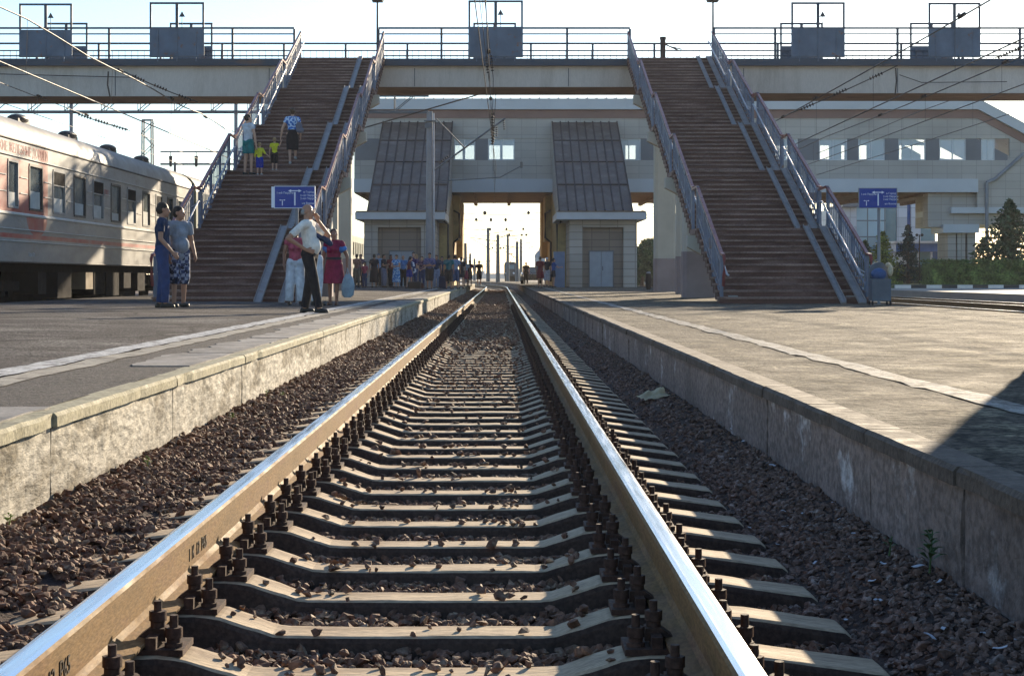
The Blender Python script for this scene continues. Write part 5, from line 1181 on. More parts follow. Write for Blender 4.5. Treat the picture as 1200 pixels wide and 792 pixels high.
def skinm(tone): 
    c = {'light': (0.50,0.29,0.20), 'tan': (0.38,0.20,0.13), 'dark': (0.26,0.13,0.085)}[tone]; return mat('skin_'+tone, c, 0.5, 0.08, 6)
def cloth(name, c, pat=None, c2=None, sc=14):
    if name in MATS: return MATS[name]
    m = mat(name, c, 0.85, 0.3, 7, 0.03, 9)
    if pat:
        n, L, b = nodes(m); tc = n.new('ShaderNodeTexCoord')
        if pat == 'check':
            t = n.new('ShaderNodeTexChecker'); t.inputs['Scale'].default_value = sc; L.new(tc.outputs['Object'], t.inputs['Vector']); t.inputs['Color1'].default_value = (*c,1); t.inputs['Color2'].default_value = (*c2,1)
            t2 = n.new('ShaderNodeTexNoise'); t2.inputs['Scale'].default_value = sc*0.8; L.new(tc.outputs['Object'], t2.inputs['Vector']); mx = n.new('ShaderNodeMix'); mx.data_type = 'RGBA'; r = n.new('ShaderNodeMath'); r.operation = 'GREATER_THAN'; r.inputs[1].default_value = 0.56; L.new(t2.outputs['Fac'], r.inputs[0]); L.new(r.outputs[0], mx.inputs['Factor']); L.new(t.outputs['Color'], mx.inputs['A']); mx.inputs['B'].default_value = (*[v*0.3 for v in c2],1); L.new(mx.outputs['Result'], b.inputs['Base Color'])
        else:
            t = n.new('ShaderNodeTexNoise'); t.inputs['Scale'].default_value = sc; t.inputs['Detail'].default_value = 1; L.new(tc.outputs['Object'], t.inputs['Vector'])
            r = n.new('ShaderNodeValToRGB'); r.color_ramp.interpolation = 'CONSTANT'; r.color_ramp.elements[0].color = (*c,1); r.color_ramp.elements[1].position = 0.52; r.color_ramp.elements[1].color = (*c2,1); L.new(t.outputs['Fac'], r.inputs[0]); L.new(r.outputs[0], b.inputs['Base Color'])
    return m
eye_m = mat('eye_white', (0.7,0.7,0.68), 0.3, 0); iris_m = mat('iris_dark', (0.03,0.02,0.015), 0.2, 0)
def person(loc, heading, height, o, label, group=None, vox=0.014, detail=False):
    """o: dict of pose and outfit. Local frame: +Y is forward, +X the person's right, unit height 1.75 m"""
    t = thing('person', loc, label, 'person', group, rz=heading); S = height/1.75; t.scale = (S,S,S)
    V = lambda *a: Vector(a); g = o.get
    female = g('f', False); child = g('child', False); bulk = g('bulk', 1.0); lean = g('lean', 0.0)
    sw = 0.17 if female else 0.195; 
    if child: sw = 0.165
    hz = 0.92 if not child else 0.82; shz = 1.43 if not child else 1.32; hw = 0.095
    def L_(p, z=None): z = p.z if z is None else z; return Vector((p.x, p.y+lean*max(0, z-hz), p.z))     # forward lean about the hips
    feet = g('feet', ((0.10, 0.0), (-0.10, 0.0)))          # right, left ankle x, y
    knees = g('knees', (0.03, 0.03)); ankle_z = g('az', (0.08, 0.08))
    hips = [V(hw,0,hz), V(-hw,0,hz)]; ank = [V(feet[i][0], feet[i][1], ankle_z[i]) for i in (0,1)]
    knee = [hips[i].lerp(ank[i], 0.50)+V(0, knees[i], 0.01) for i in (0,1)]
    neck = L_(V(0,-0.005,shz+0.055)); turn = g('turn', 0.0); hx = g('hx', (0.0, 0.02)); HZ = 1.635 if not child else 1.55
    head = L_(V(hx[0], hx[1], HZ))
    sh = [L_(V(sw,0,shz)), L_(V(-sw,0,shz))]
    dflt = [(V(0.245,-0.01,1.14), V(0.25,0.08,0.89)), (V(-0.245,-0.01,1.14), V(-0.25,0.08,0.89))]
    arms = []
    for i in (0, 1):
        a = g('arm', (None, None))[i]; a = dflt[i] if a is None else a
        if child and g('arm', (None,None))[i] is None: a = (a[0]-V(0,0,0.1), a[1]-V(0,0,0.12))
        arms.append((L_(Vector(a[0])), L_(Vector(a[1]))))
    sk = skinm(g('skin', 'tan')); b = MB(); q = bulk
    # skin body
    cap(b, hips[0]+V(-0.02,0,0.02), hips[1]+V(0.02,0,0.02), 0.105*q, 0.105*q)
    cap(b, V(0,0,hz+0.02), L_(V(0,0.01,hz+0.22)), 0.125*q, 0.112*q, 12, 0.8); cap(b, L_(V(0,0.01,hz+0.2)), L_(V(0,0,shz-0.12)), 0.115*q, 0.135*q, 12, 0.78)
    cap(b, sh[0]*0.75+sh[1]*0.25, sh[1]*0.75+sh[0]*0.25, 0.075, 0.075); cap(b, L_(V(0,0,shz-0.13)), L_(V(0,-0.005,shz-0.01)), 0.13, 0.09, 12, 0.75)
    if female: 
        for s in (-1,1): b.ell(L_(V(s*0.075,0.095*q,shz-0.15)), 0.065,0.06,0.065)
    if g('belly'): b.ell(L_(V(0,0.06,hz+0.16)), 0.14*q, 0.12*q, 0.15)
    cap(b, neck-V(0,0,0.04), head-V(0,0.02,0.07), 0.056, 0.052)
    rotT = Matrix.Rotation(turn, 3, 'Z'); hl = g('nod', 0.0); rotT = rotT @ Matrix.Rotation(-hl, 3, 'X')
    Hh = lambda x, y, z: head+rotT @ V(x, y, z); hs = 1.12 if child else 1.0
    b.ell(Hh(0,-0.012,0.03), 0.076*hs, 0.094*hs, 0.095*hs, 14, 12, rotT); b.ell(Hh(0,0.022,-0.035), 0.058*hs, 0.072*hs, 0.082*hs, 14, 12, rotT)
    cap(b, Hh(0,0.088,0.012), Hh(0,0.108,-0.022), 0.010, 0.017, 8); b.ell(Hh(0,0.085,-0.058), 0.026, 0.016, 0.013, 8, 6, rotT); b.ell(Hh(0,0.070,-0.095), 0.024, 0.024, 0.020, 8, 6, rotT)
    for s in (-1,1): b.ell(Hh(s*0.078*hs,-0.012,-0.002), 0.012, 0.020, 0.032, 8, 6, rotT); b.ell(Hh(s*0.032,0.082,0.026), 0.022, 0.012, 0.009, 8, 6, rotT)
    for i in (0,1):
        s = 1 if i == 0 else -1; el, wr = arms[i]
        cap(b, sh[i], el, 0.052*q, 0.040); cap(b, el, wr, 0.041, 0.027); cap(b, sh[i]-V(s*0.02,0,0), sh[i]+V(0,0,-0.02), 0.06, 0.055)
        fd = g('fd', (None,None))[i]; d_ = (Vector(fd).normalized() if fd else ((wr-el).normalized()*0.8+V(0,0.15,-0.2)).normalized())
        across = d_.cross(V(s*1.0,0.12,0.1)); 
        if across.length < 0.3: across = d_.cross(V(0,0,1))
        across.normalize(); pal = d_.cross(across).normalized(); pc = wr+d_*0.05
        for w_ in (-0.022, 0, 0.022): cap(b, wr+across*w_*0.5, wr+d_*0.085+across*w_, 0.019, 0.016, 7)
        for k, (w_, ln) in enumerate(((-0.031,0.066),(-0.0105,0.078),(0.0105,0.074),(0.031,0.058))):
            f0 = wr+d_*0.085+across*w_; f1 = f0+(d_*0.9+pal*0.25).normalized()*ln*0.5; f2 = f1+(d_*0.6+pal*0.6).normalized()*ln*0.5
            rr = 0.0095 if detail else 0.0115; cap(b, f0, f1, rr, rr*0.95, 6); cap(b, f1, f2, rr*0.95, rr*0.8, 6)
        t0 = wr+d_*0.03-across*0.028; t1 = t0+(d_*0.7-across*0.6+pal*0.3).normalized()*0.04; cap(b, t0, t1, 0.013, 0.011, 6); cap(b, t1, t1+(d_*0.9+pal*0.3).normalized()*0.028, 0.011, 0.009, 6)
        cap(b, hips[i], knee[i], 0.088*q, 0.056); cap(b, knee[i]+V(0,-0.008,0), ank[i], 0.054, 0.036); cap(b, knee[i].lerp(ank[i],0.12)+V(0,-0.018,0), knee[i].lerp(ank[i],0.5)+V(0,-0.018,0), 0.050, 0.038)
        fdir = g('fdir', (0.12, -0.12))[i]; fv = V(math.sin(fdir), math.cos(fdir), 0)
        cap(b, ank[i]+V(0,0,-0.035)-fv*0.035, ank[i]+V(0,0,-0.048)+fv*0.13, 0.036, 0.026)
    remeshed(b, vox if not detail else min(vox, 0.0095), 'body', sk, t)
    tc_, bc = g('top'), g('bottom'); f_ = 0.012
    # hair
    hm = mat('hair_'+g('hair','dark'), {'dark':(0.022,0.015,0.012),'brown':(0.08,0.045,0.025),'grey':(0.25,0.24,0.23),'blonde':(0.30,0.19,0.09)}[g('hair','dark')], 0.6, 0.3, 20)
    if g('bald'):
        h = MB()
        for s in (-1,1): h.ell(Hh(s*0.055,-0.045,0.0), 0.034, 0.058, 0.050, 10, 8, rotT)
        h.ell(Hh(0,-0.085,0.0), 0.06, 0.030, 0.05, 10, 8, rotT); remeshed(h, vox*0.8, 'hair', hm, t)
    else:
        h = MB(); h.ell(Hh(0,-0.024,0.048), 0.083*hs, 0.098*hs, 0.088*hs, 14, 10, rotT); h.ell(Hh(0,-0.05,0.0), 0.080*hs, 0.075*hs, 0.08*hs, 14, 10, rotT)
        st = g('style')
        if st == 'long': h.ell(Hh(0,-0.065,-0.08), 0.075, 0.055, 0.12, 12, 10, rotT)
        if st == 'bun': h.ell(Hh(0,-0.125,0.04), 0.045, 0.042, 0.042, 10, 8, rotT)
        if st == 'curly':
            for k in range(16): a = k*2.4; h.ell(Hh(0.07*math.cos(a),-0.03+0.08*math.sin(a),0.03+0.06*((k*7)%5)/5), 0.032,0.032,0.032, 8, 6)
        remeshed(h, vox*0.8, 'hair', hm, t)
    if g('cap'): 
        h = MB(); h.ell(Hh(0,-0.012,0.062), 0.09, 0.108, 0.075, 14, 10, rotT); h.ell(Hh(0,0.09,0.045), 0.06, 0.07, 0.012, 12, 6, rotT); remeshed(h, vox*0.8, 'cap', g('cap'), t)
    if detail:
        for s in (-1,1):
            e = MB(); e.ell(Hh(s*0.032,0.083,0.012), 0.013, 0.009, 0.008, 10, 8, rotT); e.cur = 1; e.ell(Hh(s*0.032,0.090,0.012), 0.0055, 0.004, 0.0055, 8, 6, rotT); obj('eye', e, [eye_m, iris_m], t, local=True)
    # clothes
    def torso(c, z0, ext=f_):
        cap(c, V(0,0.0,z0), L_(V(0,0.01,hz+0.22)), 0.130*q+ext, 0.118*q+ext, 14, 0.82); cap(c, L_(V(0,0.01,hz+0.2)), L_(V(0,0,shz-0.12)), 0.120*q+ext, 0.142*q+ext, 14, 0.8)
        cap(c, sh[0]*0.77+sh[1]*0.23, sh[1]*0.77+sh[0]*0.23, 0.078+ext*0.8, 0.078+ext*0.8); cap(c, L_(V(0,0,shz-0.13)), L_(V(0,-0.005,shz-0.015)), 0.136+ext*0.6, 0.092+ext*0.6, 14, 0.78)
        if female:
            for s in (-1,1): c.ell(L_(V(s*0.075,0.095*q,shz-0.15)), 0.065+ext*0.8,0.06+ext*0.8,0.065+ext*0.8)
        if g('belly'): c.ell(L_(V(0,0.06,hz+0.16)), 0.14*q+ext, 0.12*q+ext, 0.15+ext)
    def sleeves(c, fr):
        for i in (0,1):
            el, wr = arms[i]; e = sh[i].lerp(el, min(1, fr)); 
            if fr > 0: cap(c, sh[i], e, 0.056*q+f_, 0.050*q+f_*0.9, 12, ends=False); c.ell(sh[i], 0.063+f_*0.6, 0.060+f_*0.6, 0.063+f_*0.6)
            if fr > 1: cap(c, el, el.lerp(wr, fr-1), 0.046+f_, 0.034+f_, 12); c.ell(el, 0.05+f_*0.5,0.05+f_*0.5,0.05+f_*0.5)
    def legs(c, fr, wide=0.0):
        cap(c, hips[0]+V(-0.02,0,0.03), hips[1]+V(0.02,0,0.03), 0.108*q+f_, 0.108*q+f_); cap(c, V(0,0,hz), L_(V(0,0.004,hz+0.12)), 0.122*q+f_, 0.116*q+f_*0.6, 12, 0.84, ends=False)
        for i in (0,1):
            k = hips[i].lerp(knee[i], min(1, fr/0.5)) if fr < 0.5 else knee[i]
            cap(c, hips[i], k, 0.092*q+f_, (0.066 if fr >= 0.5 else 0.075)*max(1, q*0.95)+f_+wide, 12, ends=False)
            if fr >= 0.5:
                c.ell(knee[i], 0.064+f_+wide, 0.064+f_+wide, 0.07+wide)
                if fr > 0.5: cap(c, knee[i], knee[i].lerp(ank[i], (fr-0.5)/0.5), 0.064+f_+wide, 0.050+f_+wide, 12, ends=False)
    kind = g('wear', 'trousers')
    if kind == 'dress':
        c = MB(); torso(c, hz+0.04); sleeves(c, g('sleeve', 0.35)); L = g('hem', 0.42)
        P_ = [L_(V(0,0,hz+0.18)), V(0,0,hz-0.02), V(0,0.01,(hz+L)/2), V(0,0.01,L)]; R_ = [0.125*q+f_, 0.165*q+f_, 0.185*q+f_, 0.20*q+f_]
        o_ = len(c.v); c.tube(P_, R_, 20)
        for k in range(o_, len(c.v)): v = c.v[k]; c.v[k] = (v[0], v[1]*0.78, v[2])
        remeshed(c, vox, 'dress', tc_, t, 2)
        if g('belt'): c = MB(); c.tube([L_(V(0,0.005,hz+0.13)), L_(V(0,0.005,hz+0.185))], [0.145*q+f_, 0.142*q+f_], 20); 
        if g('belt'):
            for k in range(len(c.v)): v = c.v[k]; c.v[k] = (v[0], v[1]*0.9, v[2])
            obj('belt', c, g('belt'), t, local=True)
        if g('yoke'): 
            for i in (0,1): c = MB(); cap(c, sh[i]*0.9+V(0,0,0.00), sh[i].lerp(arms[i][0],0.42), 0.082+f_, 0.066+f_); remeshed(c, vox, 'sleeve', g('yoke'), t)
    else:
        c = MB(); torso(c, g('tz', hz+0.10)); sleeves(c, g('sleeve', 0.6)); remeshed(c, vox, 'top', tc_, t, 2)
        if kind == 'skirt':
            c = MB(); L = g('hem', 0.5); c.tube([V(0,0,hz+0.16), V(0,0,hz), V(0,0,(hz+L)/2), V(0,0,L)], [0.125*q+f_, 0.160*q+f_, 0.165*q+f_, 0.150*q+f_*1.5], 20)
            for k in range(len(c.v)): v = c.v[k]; c.v[k] = (v[0], v[1]*0.82, v[2])
            remeshed(c, vox, 'skirt', bc, t)
        else:
            fr = {'trousers': 0.99, 'shorts': 0.36, 'long_shorts': 0.62, 'wide': 0.99}[kind]
            c = MB(); legs(c, fr, 0.03 if kind == 'wide' else (0.022 if 'shorts' in kind else 0.004)); remeshed(c, vox, 'trousers' if kind in ('trousers','wide') else 'shorts', bc, t, 2)
    sm = g('shoe') or mat('shoe_black', (0.02,0.018,0.016), 0.4, 0.1)
    for i in (0,1):
        fdir = g('fdir', (0.12, -0.12))[i]; fv = V(math.sin(fdir), math.cos(fdir), 0); c = MB(); zz = ank[i].z-0.08
        cap(c, ank[i]+V(0,0,-0.034)-fv*0.035, ank[i]+V(0,0,-0.044)+fv*0.125, 0.044, 0.036, 10); cap(c, V(ank[i].x,ank[i].y,zz+0.014)-fv*0.045, V(ank[i].x,ank[i].y,zz+0.014)+fv*0.135, 0.040, 0.034, 10)
        for k in range(len(c.v)): v = c.v[k]; c.v[k] = (v[0], v[1], max(v[2], zz+0.002))
        remeshed(c, vox*0.85, 'shoe', sm, t, 1)
    return t

navy = cloth('navy_jersey', (0.018,0.035,0.085)); jean = cloth('blue_denim', (0.025,0.05,0.14)); greyt = cloth('grey_jersey', (0.23,0.26,0.31)); plaid = cloth('plaid_cotton', (0.30,0.32,0.40), 'check', (0.04,0.055,0.13), 17)
shirtw = cloth('cream_shirt', (0.74,0.70,0.64)); blk = cloth('black_trousers', (0.013,0.011,0.014)); magenta = cloth('magenta_dress', (0.22,0.012,0.055)); bluey = cloth('blue_yoke', (0.06,0.19,0.48)); black_b = mat('black_belt', (0.012,0.01,0.02), 0.4, 0)
white_c = cloth('white_cotton', (0.52,0.55,0.60)); teal_c = cloth('teal_shirt', (0.015,0.13,0.17)); lblue = cloth('light_blue_shirt', (0.16,0.28,0.48)); red_c = cloth('dark_red_shirt', (0.14,0.018,0.025)); pink_c = cloth('pink_shirt', (0.38,0.07,0.11)); purple = cloth('purple_shirt', (0.07,0.04,0.14))
blue_flow = cloth('blue_flower_print', (0.06,0.22,0.55), 'noise', (0.35,0.55,0.75), 11); blue_p = cloth('blue_white_print', (0.03,0.13,0.42), 'noise', (0.45,0.58,0.75), 13); dark_f = cloth('dark_flower_print', (0.06,0.03,0.06), 'noise', (0.28,0.16,0.2), 14); yellow = cloth('yellow_shirt', (0.62,0.60,0.03)); royal = cloth('royal_blue_shorts', (0.01,0.03,0.28)); green_c = cloth('green_shorts', (0.01,0.15,0.15)); tan_c = cloth('tan_blouse', (0.28,0.14,0.11)); khaki = cloth('khaki_trousers', (0.17,0.14,0.11)); blk2 = cloth('black_dress_cloth', (0.018,0.014,0.022))
dkshort = cloth('dark_shorts', (0.03,0.026,0.03)); shoe_l = mat('shoe_light', (0.35,0.34,0.33), 0.6, 0.1)
V3 = Vector
def at(px, d, z=None): 
    x = XP(px, d); return (x, d, zl(x, d) if x < 0 else zr(x, d)) if z is None else (x, d, z)
# heading: 0 faces away from the camera, -90 faces image right, 180 faces the camera
person(at(190,29.0), R(-84), 1.87, dict(top=navy, bottom=jean, sleeve=0.62, skin='tan', hair='dark', feet=((0.10,0.06),(-0.10,-0.05)), arm=((V3((0.245,0.0,1.15)),V3((0.23,0.19,0.93))),None), nod=0.12, turn=R(12), bulk=1.04),
       'man in navy t-shirt and blue jeans standing in profile facing right by the left stairway', vox=0.013, detail=True)
person(at(209.5,29.4), R(-140), 1.82, dict(top=greyt, bottom=plaid, wear='long_shorts', sleeve=0.6, skin='tan', hair='dark', belly=True, bulk=1.10, tz=0.93, feet=((0.11,0.03),(-0.10,-0.02)), turn=R(35), arm=(None,(V3((-0.26,-0.02,1.15)),V3((-0.26,0.10,0.92))))),
       'man in grey t-shirt and plaid knee shorts beside the man in jeans', vox=0.013, detail=True)
person(at(363,27.0), R(-104), 1.80, dict(top=shirtw, bottom=blk, sleeve=0.78, skin='tan', hair='grey', bald=True, lean=-0.05, belly=True, bulk=1.02, feet=((0.11,0.20),(-0.14,-0.14)), fdir=(0.1,-0.25), knees=(0.01,0.02),
       arm=((V3((0.42,-0.20,1.20)),V3((0.21,0.02,1.02))),(V3((-0.27,0.24,1.26)),V3((-0.11,0.13,1.50)))), fd=((-0.5,0.85,-0.25),(0.35,-0.15,0.75)), hx=(-0.01,0.0), turn=R(-8)),
       'bald man in cream shirt and black trousers, hand on hip, phone at his ear', vox=0.013, detail=True)
person(at(391.5,34.2), R(172), 1.60, dict(f=True, wear='dress', top=magenta, yoke=bluey, belt=black_b, hem=0.50, sleeve=0.3, skin='dark', hair='dark', bulk=1.22, feet=((0.09,0.0),(-0.08,0.08)), turn=R(20), shoe=mat('sandal_brown',(0.12,0.06,0.04),0.6,0.1),
       arm=(None,(V3((-0.31,0.0,1.12)),V3((-0.32,0.05,0.88))))),
       'woman in magenta dress with blue sleeves and black belt holding a light bag', vox=0.014, detail=True)
bagm = mat('bag_light_blue', (0.24,0.32,0.38), 0.5, 0.25, 9, 0.01, 12); x0, d = XP(407.5,34.0), 34.0
mb = MB(); z1 = PLZ+0.74
t = thing('carrier_bag', (x0, d, PLZ+0.2), 'light blue plastic carrier bag hanging from the hand of the woman in magenta', 'bag')
mb.tube([(x0,d,PLZ+0.17),(x0,d,PLZ+0.22),(x0,d,PLZ+0.42),(x0+0.01,d,PLZ+0.58),(x0,d,PLZ+0.66)],[0.07,0.125,0.14,0.10,0.05],14)
for k in range(len(mb.v)): v = mb.v[k]; mb.v[k] = (v[0]+0.01*math.sin(v[2]*37+v[1]*30), d+(v[1]-d)*0.55, v[2])
obj('bag_body', mb, bagm, t); mb = MB()
for s in (-1,1): mb.tube([(x0+s*0.035,d,PLZ+0.65),(x0-0.005+s*0.012,d,PLZ+0.72),(x0-0.01,d,PLZ+0.79)],0.008,6)
obj('handle', mb, bagm, t)
person(at(346,33.6), R(-172), 1.62, dict(f=True, top=pink_c, bottom=white_c, wear='wide', sleeve=0.3, skin='dark', hair='brown', style='long', feet=((0.13,0.0),(-0.13,0.02)), bulk=1.05), 'woman in pink top and wide white trousers mostly hidden behind the bald man', vox=0.016)
person(at(370.5,33.2), R(-60), 1.74, dict(top=navy, bottom=white_c, wear='trousers', sleeve=1.15, skin='tan', hair='dark', arm=((V3((0.27,0.20,1.27)),V3((0.14,0.20,1.50))),None)), 'person in navy top and white trousers behind the bald man, one elbow raised', vox=0.016)
# four on the left stairway
def on_stairs(px, k, i): y, z = step_at(k, i); return (XP(px, y), y-0.05, z+0.002)
person(on_stairs(343,2,1), R(4), 1.66, dict(f=True, top=blue_p, bottom=blk, wear='skirt', hem=0.45, sleeve=0.45, skin='light', hair='brown', style='curly', bulk=1.12, lean=0.10, feet=((0.08,0.18),(-0.07,-0.10)), az=(0.26,0.08), knees=(0.10,0.03), shoe=shoe_l, arm=((None,(V3((-0.31,-0.02,1.12)),V3((-0.36,0.03,0.86)))))),
       'woman in blue patterned blouse and black skirt climbing the left stairway with a child', vox=0.015)
pr = at(349,1); y, z = step_at(2,1); xb = XP(350.5,y-0.22)
mb = MB(); mb.ell((xb,y-0.24,z+1.10),0.10,0.06,0.14,14,10); mb.ell((xb+0.03,y-0.24,z+1.00),0.12,0.06,0.09,14,10); mb.tube([(xb-0.05,y-0.2,z+1.22),(xb-0.12,y-0.12,z+1.44)],0.012,6); tag(obj('shoulder_bag', mb, mat('bag_grey_violet',(0.13,0.13,0.17),0.6,0.2,5)), 'grey violet bag slung on the back of the woman in blue blouse', 'bag')
person(on_stairs(322,1,11), R(6), 0.98, dict(child=True, top=yellow, bottom=blk, wear='long_shorts', sleeve=0.5, skin='light', hair='blonde', feet=((0.09,0.06),(-0.09,-0.05)), shoe=shoe_l, arm=((V3((0.24,0.05,1.25)),V3((0.34,0.06,1.50))),None)),
       'small child in yellow shirt and black trousers climbing beside the woman in blue', 'children on the left stairway', vox=0.018)
person(on_stairs(291,1,10), R(-35), 1.70, dict(f=True, top=white_c, bottom=green_c, wear='shorts', sleeve=0.4, skin='light', hair='dark', style='bun', turn=R(-25), feet=((0.09,0.04),(-0.10,-0.03)), arm=((V3((0.26,0.0,1.14)),V3((0.27,0.05,0.86))),(V3((-0.25,0.15,1.20)),V3((-0.24,0.36,1.08))))),
       'young woman in pale top and green shorts at the railing of the left stairway', vox=0.015)
person(on_stairs(304.5,1,10), R(-10), 0.96, dict(child=True, top=cloth('yellow_navy_top',(0.60,0.58,0.04)), bottom=royal, wear='long_shorts', sleeve=1.3, skin='light', hair='blonde', feet=((0.09,0.04),(-0.09,-0.04)), arm=((V3((0.25,0.04,1.14)),V3((0.40,0.14,1.02))),None), shoe=shoe_l),
       'small child in yellow top and royal blue shorts beside the young woman in green shorts', 'children on the left stairway', vox=0.018)
# the waiting crowd under the left tower:   px, depth, heading, height, outfit, label
DR = dict; G = 'people waiting on the left platform'
fa, fc, fr, fl_ = 0, R(180), R(-90), R(90)
crowd = [
 (410, 80.0, fr, 1.66, DR(f=True, top=purple, bottom=blk, wear='skirt', skin='light', hair='brown', style='long'), 'woman in purple top and black skirt just right of the bridge column'),
 (418, 83.0, fa, 1.70, DR(f=True, top=tan_c, bottom=khaki, wear='trousers', skin='light', hair='dark'), 'woman in tan blouse and khaki trousers at the left end of the crowd'),
 (422.5, 85.0, fc, 1.72, DR(f=True, top=dark_f, bottom=blk, wear='trousers', skin='tan', hair='dark', style='long'), 'dark haired woman behind the one in the tan blouse'),
 (427.5, 80.5, R(150), 1.36, DR(child=True, f=False, top=pink_c, bottom=jean, wear='trousers', skin='tan', hair='dark', style='long'), 'girl in bright pink shirt and jeans in the crowd'),
 (438.5, 80.5, R(20), 1.66, DR(f=True, top=blk2, wear='dress', hem=0.28, sleeve=0.6, skin='tan', hair='dark', bulk=1.18), 'woman in long black dress seen from behind in the crowd'),
 (443.5, 84.5, fc, 1.74, DR(top=lblue, bottom=blk, skin='light', hair='grey', cap=cloth('grey_cap',(0.15,0.16,0.2))), 'man with grey cap behind the woman in the long black dress'),
 (449.5, 81.5, R(-110), 1.66, DR(f=True, top=blk2, bottom=cloth('grey_violet_trousers',(0.14,0.16,0.24)), wear='wide', skin='tan', hair='dark', bulk=1.1, arm=((V3((0.26,0.10,1.15)),V3((0.10,0.28,1.22))),None)), 'woman in black top and wide grey violet trousers'),
 (458, 82.0, R(-150), 1.66, DR(f=True, top=red_c, bottom=blk, wear='trousers', skin='dark', hair='dark', style='long', feet=((0.06,0),(-0.06,0))), 'slim woman in dark red top and black trousers left of the blue flowered dress'),
 (464.5, 80.5, R(160), 1.64, DR(f=True, top=blue_flow, wear='dress', hem=0.30, sleeve=0.4, skin='light', hair='brown', style='curly', bulk=1.12, arm=((V3((0.24,0.12,1.14)),V3((0.02,0.26,1.12))),(V3((-0.24,0.12,1.14)),V3((-0.02,0.26,1.16))))), 'woman in long light blue flowered dress with folded arms'),
 (472.5, 82.5, R(-170), 1.64, DR(top=cloth('sky_blue_shirt',(0.06,0.18,0.42)), bottom=blk, skin='tan', hair='grey', bald=True), 'balding man in bright blue shirt right of the flowered dress'),
 (479.5, 79.5, R(-60), 1.56, DR(f=True, top=red_c, bottom=royal, wear='shorts', skin='light', hair='dark', lean=0.12, feet=((0.08,0.12),(-0.08,-0.12))), 'person in dark red shirt and blue shorts with a striped jacket over the arm'),
 (484.5, 84.5, fc, 1.84, DR(top=purple, bottom=jean, skin='light', hair='dark'), 'tall man in purple shirt at the back of the crowd'),
 (487.5, 83.0, R(100), 1.72, DR(f=True, top=purple, bottom=jean, skin='light', hair='blonde', style='long'), 'fair haired woman in purple beside the tall man'),
 (494.5, 81.5, R(165), 1.60, DR(f=True, top=dark_f, bottom=jean, wear='trousers', skin='light', hair='dark', style='long', arm=((V3((0.25,0.10,1.14)),V3((0.08,0.26,1.05))),(V3((-0.25,0.10,1.14)),V3((-0.06,0.26,1.02))))), 'woman in dark flowered blouse with hands together left of the concrete mast'),
 (503.5, 77.0, R(175), 1.72, DR(top=cloth('blue_checked_shirt',(0.05,0.07,0.20),'noise',(0.16,0.15,0.28),20), bottom=dkshort, wear='long_shorts', skin='tan', hair='dark', bulk=1.2, sleeve=0.8, arm=((V3((0.26,0.12,1.12)),V3((0.02,0.27,1.18))),(V3((-0.26,0.12,1.12)),V3((0.0,0.26,1.14))))), 'stout man in blue checked shirt with folded arms before the concrete mast'),
 (511.5, 79.5, R(170), 1.66, DR(top=navy, bottom=cloth('light_denim',(0.2,0.26,0.4)), skin='tan', hair='dark'), 'person in navy top and light jeans right of the concrete mast'),
 (518, 86.0, fc, 1.66, DR(f=True, top=navy, bottom=blk, skin='tan', hair='dark'), 'woman in dark clothes before the drainpipe of the left tower'),
 (526, 76.0, fa, 1.62, DR(top=teal_c, bottom=dkshort, wear='long_shorts', skin='tan', hair='dark', bulk=1.08, feet=((0.12,0.0),(-0.12,0.03))), 'man in teal t-shirt and dark shorts seen from behind near the platform edge'),
 (533.5, 77.5, R(-15), 1.64, DR(top=lblue, bottom=cloth('mid_blue_shorts',(0.05,0.09,0.2)), wear='long_shorts', skin='tan', hair='dark', feet=((0.10,0.08),(-0.10,-0.05))), 'man in light blue t-shirt and shorts beside the man in teal'),
 (540.5, 80.0, R(20), 1.56, DR(f=True, top=blk2, bottom=dkshort, wear='shorts', skin='light', hair='dark', feet=((0.08,-0.1),(-0.08,0.12))), 'person in black walking at the right end of the crowd near the platform edge'),
 (546, 100.0, fa, 1.60, DR(f=True, top=white_c, bottom=pink_c, wear='skirt', skin='light', hair='blonde'), 'woman in pale top and pink skirt walking away beyond the crowd'),
 (550.5, 102.0, fa, 1.62, DR(f=True, top=red_c, bottom=blk, wear='skirt', skin='tan', hair='dark'), 'woman in dark red top walking away beyond the crowd'),
 (561.5, 112.0, fa, 1.70, DR(top=blk2, bottom=dkshort, wear='long_shorts', skin='tan', hair='dark'), 'lone dark dressed man far down the left platform edge'),
]
for (px_, d, hd, h, o, lb) in crowd: person(at(px_, d), hd, h, o, lb, G, vox=0.024)
mb = MB(); xx, d = XP(482,79.0), 79.0; mb.tube([(xx,d,PLZ+1.30),(xx+0.06,d-0.05,PLZ+1.25),(xx+0.16,d-0.08,PLZ+0.85),(xx+0.22,d-0.08,PLZ+0.55)],[0.05,0.10,0.09,0.03],10); tag(obj('jacket', mb, cloth('navy_white_stripe',(0.03,0.05,0.14),'noise',(0.55,0.6,0.68),6)), 'navy and white jacket draped over the arm of the person in dark red', 'jacket')
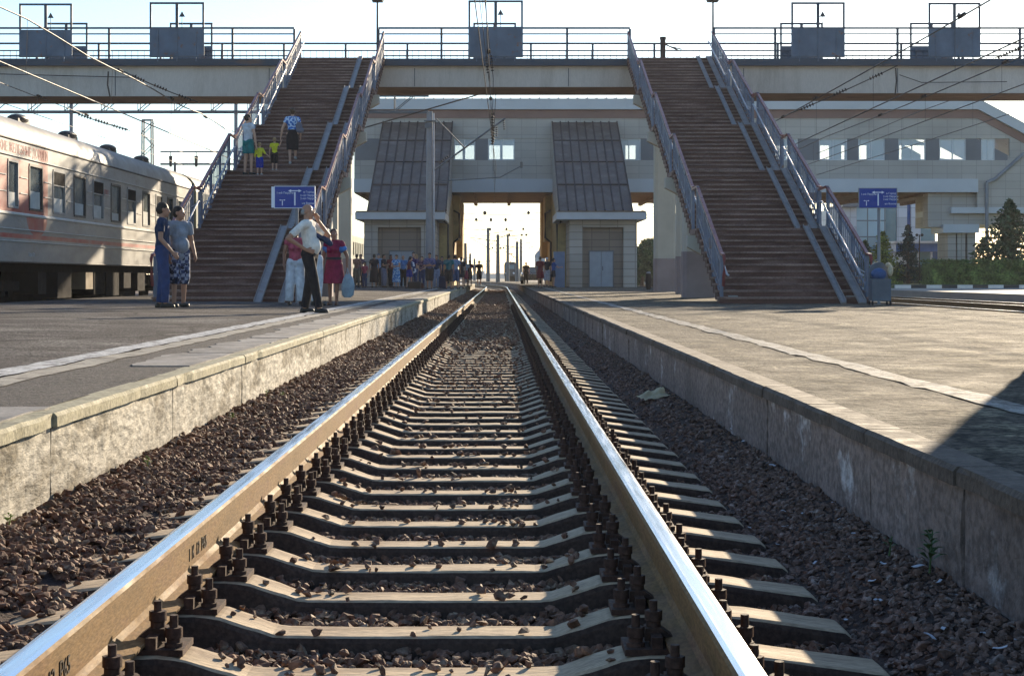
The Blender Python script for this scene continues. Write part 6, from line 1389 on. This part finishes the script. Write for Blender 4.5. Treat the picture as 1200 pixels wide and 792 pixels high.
def suitcase(px_, d, w_, h, m, lb):
    x = XP(px_, d); t = thing('travel_bag', (x,d,PLZ), lb, 'bag', 'bags standing on the left platform'); mb = MB(); mb.box(x-w_/2,x+w_/2,d-0.12,d+0.12,PLZ+0.04,PLZ+h)
    o = obj('bag_body', mb, m, t); bv = o.modifiers.new('b','BEVEL'); bv.width = 0.05; bv.segments = 3
    mb = MB(); mb.tube([(x-0.09,d,PLZ+h-0.01),(x-0.08,d,PLZ+h+0.07),(x+0.08,d,PLZ+h+0.07),(x+0.09,d,PLZ+h-0.01)],0.012,6); obj('handle', mb, ironm, t)
    for s in (-1,1): mb = MB(); mb.tube([(x+s*w_*0.35-0.02,d,PLZ+0.035),(x+s*w_*0.35+0.02,d,PLZ+0.035)],0.035,10); obj('wheel', mb, ironm, t)
suitcase(485.5, 77.5, 0.62, 0.36, mat('bag_black',(0.02,0.017,0.02),0.6,0.2,6), 'black travel bag on the ground before the person in dark red')
suitcase(491.5, 78.3, 0.42, 0.30, mat('bag_maroon',(0.07,0.02,0.02),0.6,0.2,6), 'smaller maroon travel bag right of the black one')
suitcase(519, 79.0, 0.40, 0.62, mat('bag_navy',(0.02,0.03,0.07),0.6,0.2,6), 'upright navy suitcase left of the man in teal')
G2 = 'people on the right platform'
for (px_, d, hd, h, o, lb) in [
 (633, 86.0, R(-20), 1.66, DR(f=True, top=red_c, wear='dress', hem=0.55, sleeve=0.6, skin='tan', hair='dark', bulk=1.12), 'woman in dark red dress left of the right stair tower'),
 (641, 90.0, R(170), 1.66, DR(top=blk2, bottom=cloth('pale_shorts',(0.35,0.35,0.40)), wear='long_shorts', skin='light', hair='dark', cap=white_c), 'man in dark shirt, pale shorts and white cap left of the ticket machine'),
 (648.5, 89.5, R(-80), 1.60, DR(top=cloth('blue_tee',(0.03,0.08,0.28)), bottom=dkshort, wear='shorts', skin='tan', hair='dark', arm=((V3((0.22,0.24,1.20)),V3((0.16,0.44,1.22))),None)), 'person in blue t-shirt reaching to the ticket machine'),
 (616.5, 125.0, fa, 1.70, DR(top=blk2, bottom=blk, skin='tan', hair='dark', bulk=1.1), 'distant dark dressed man left of the parked car'),
]: person(at(px_, d), hd, h, o, lb, G2, vox=0.024)
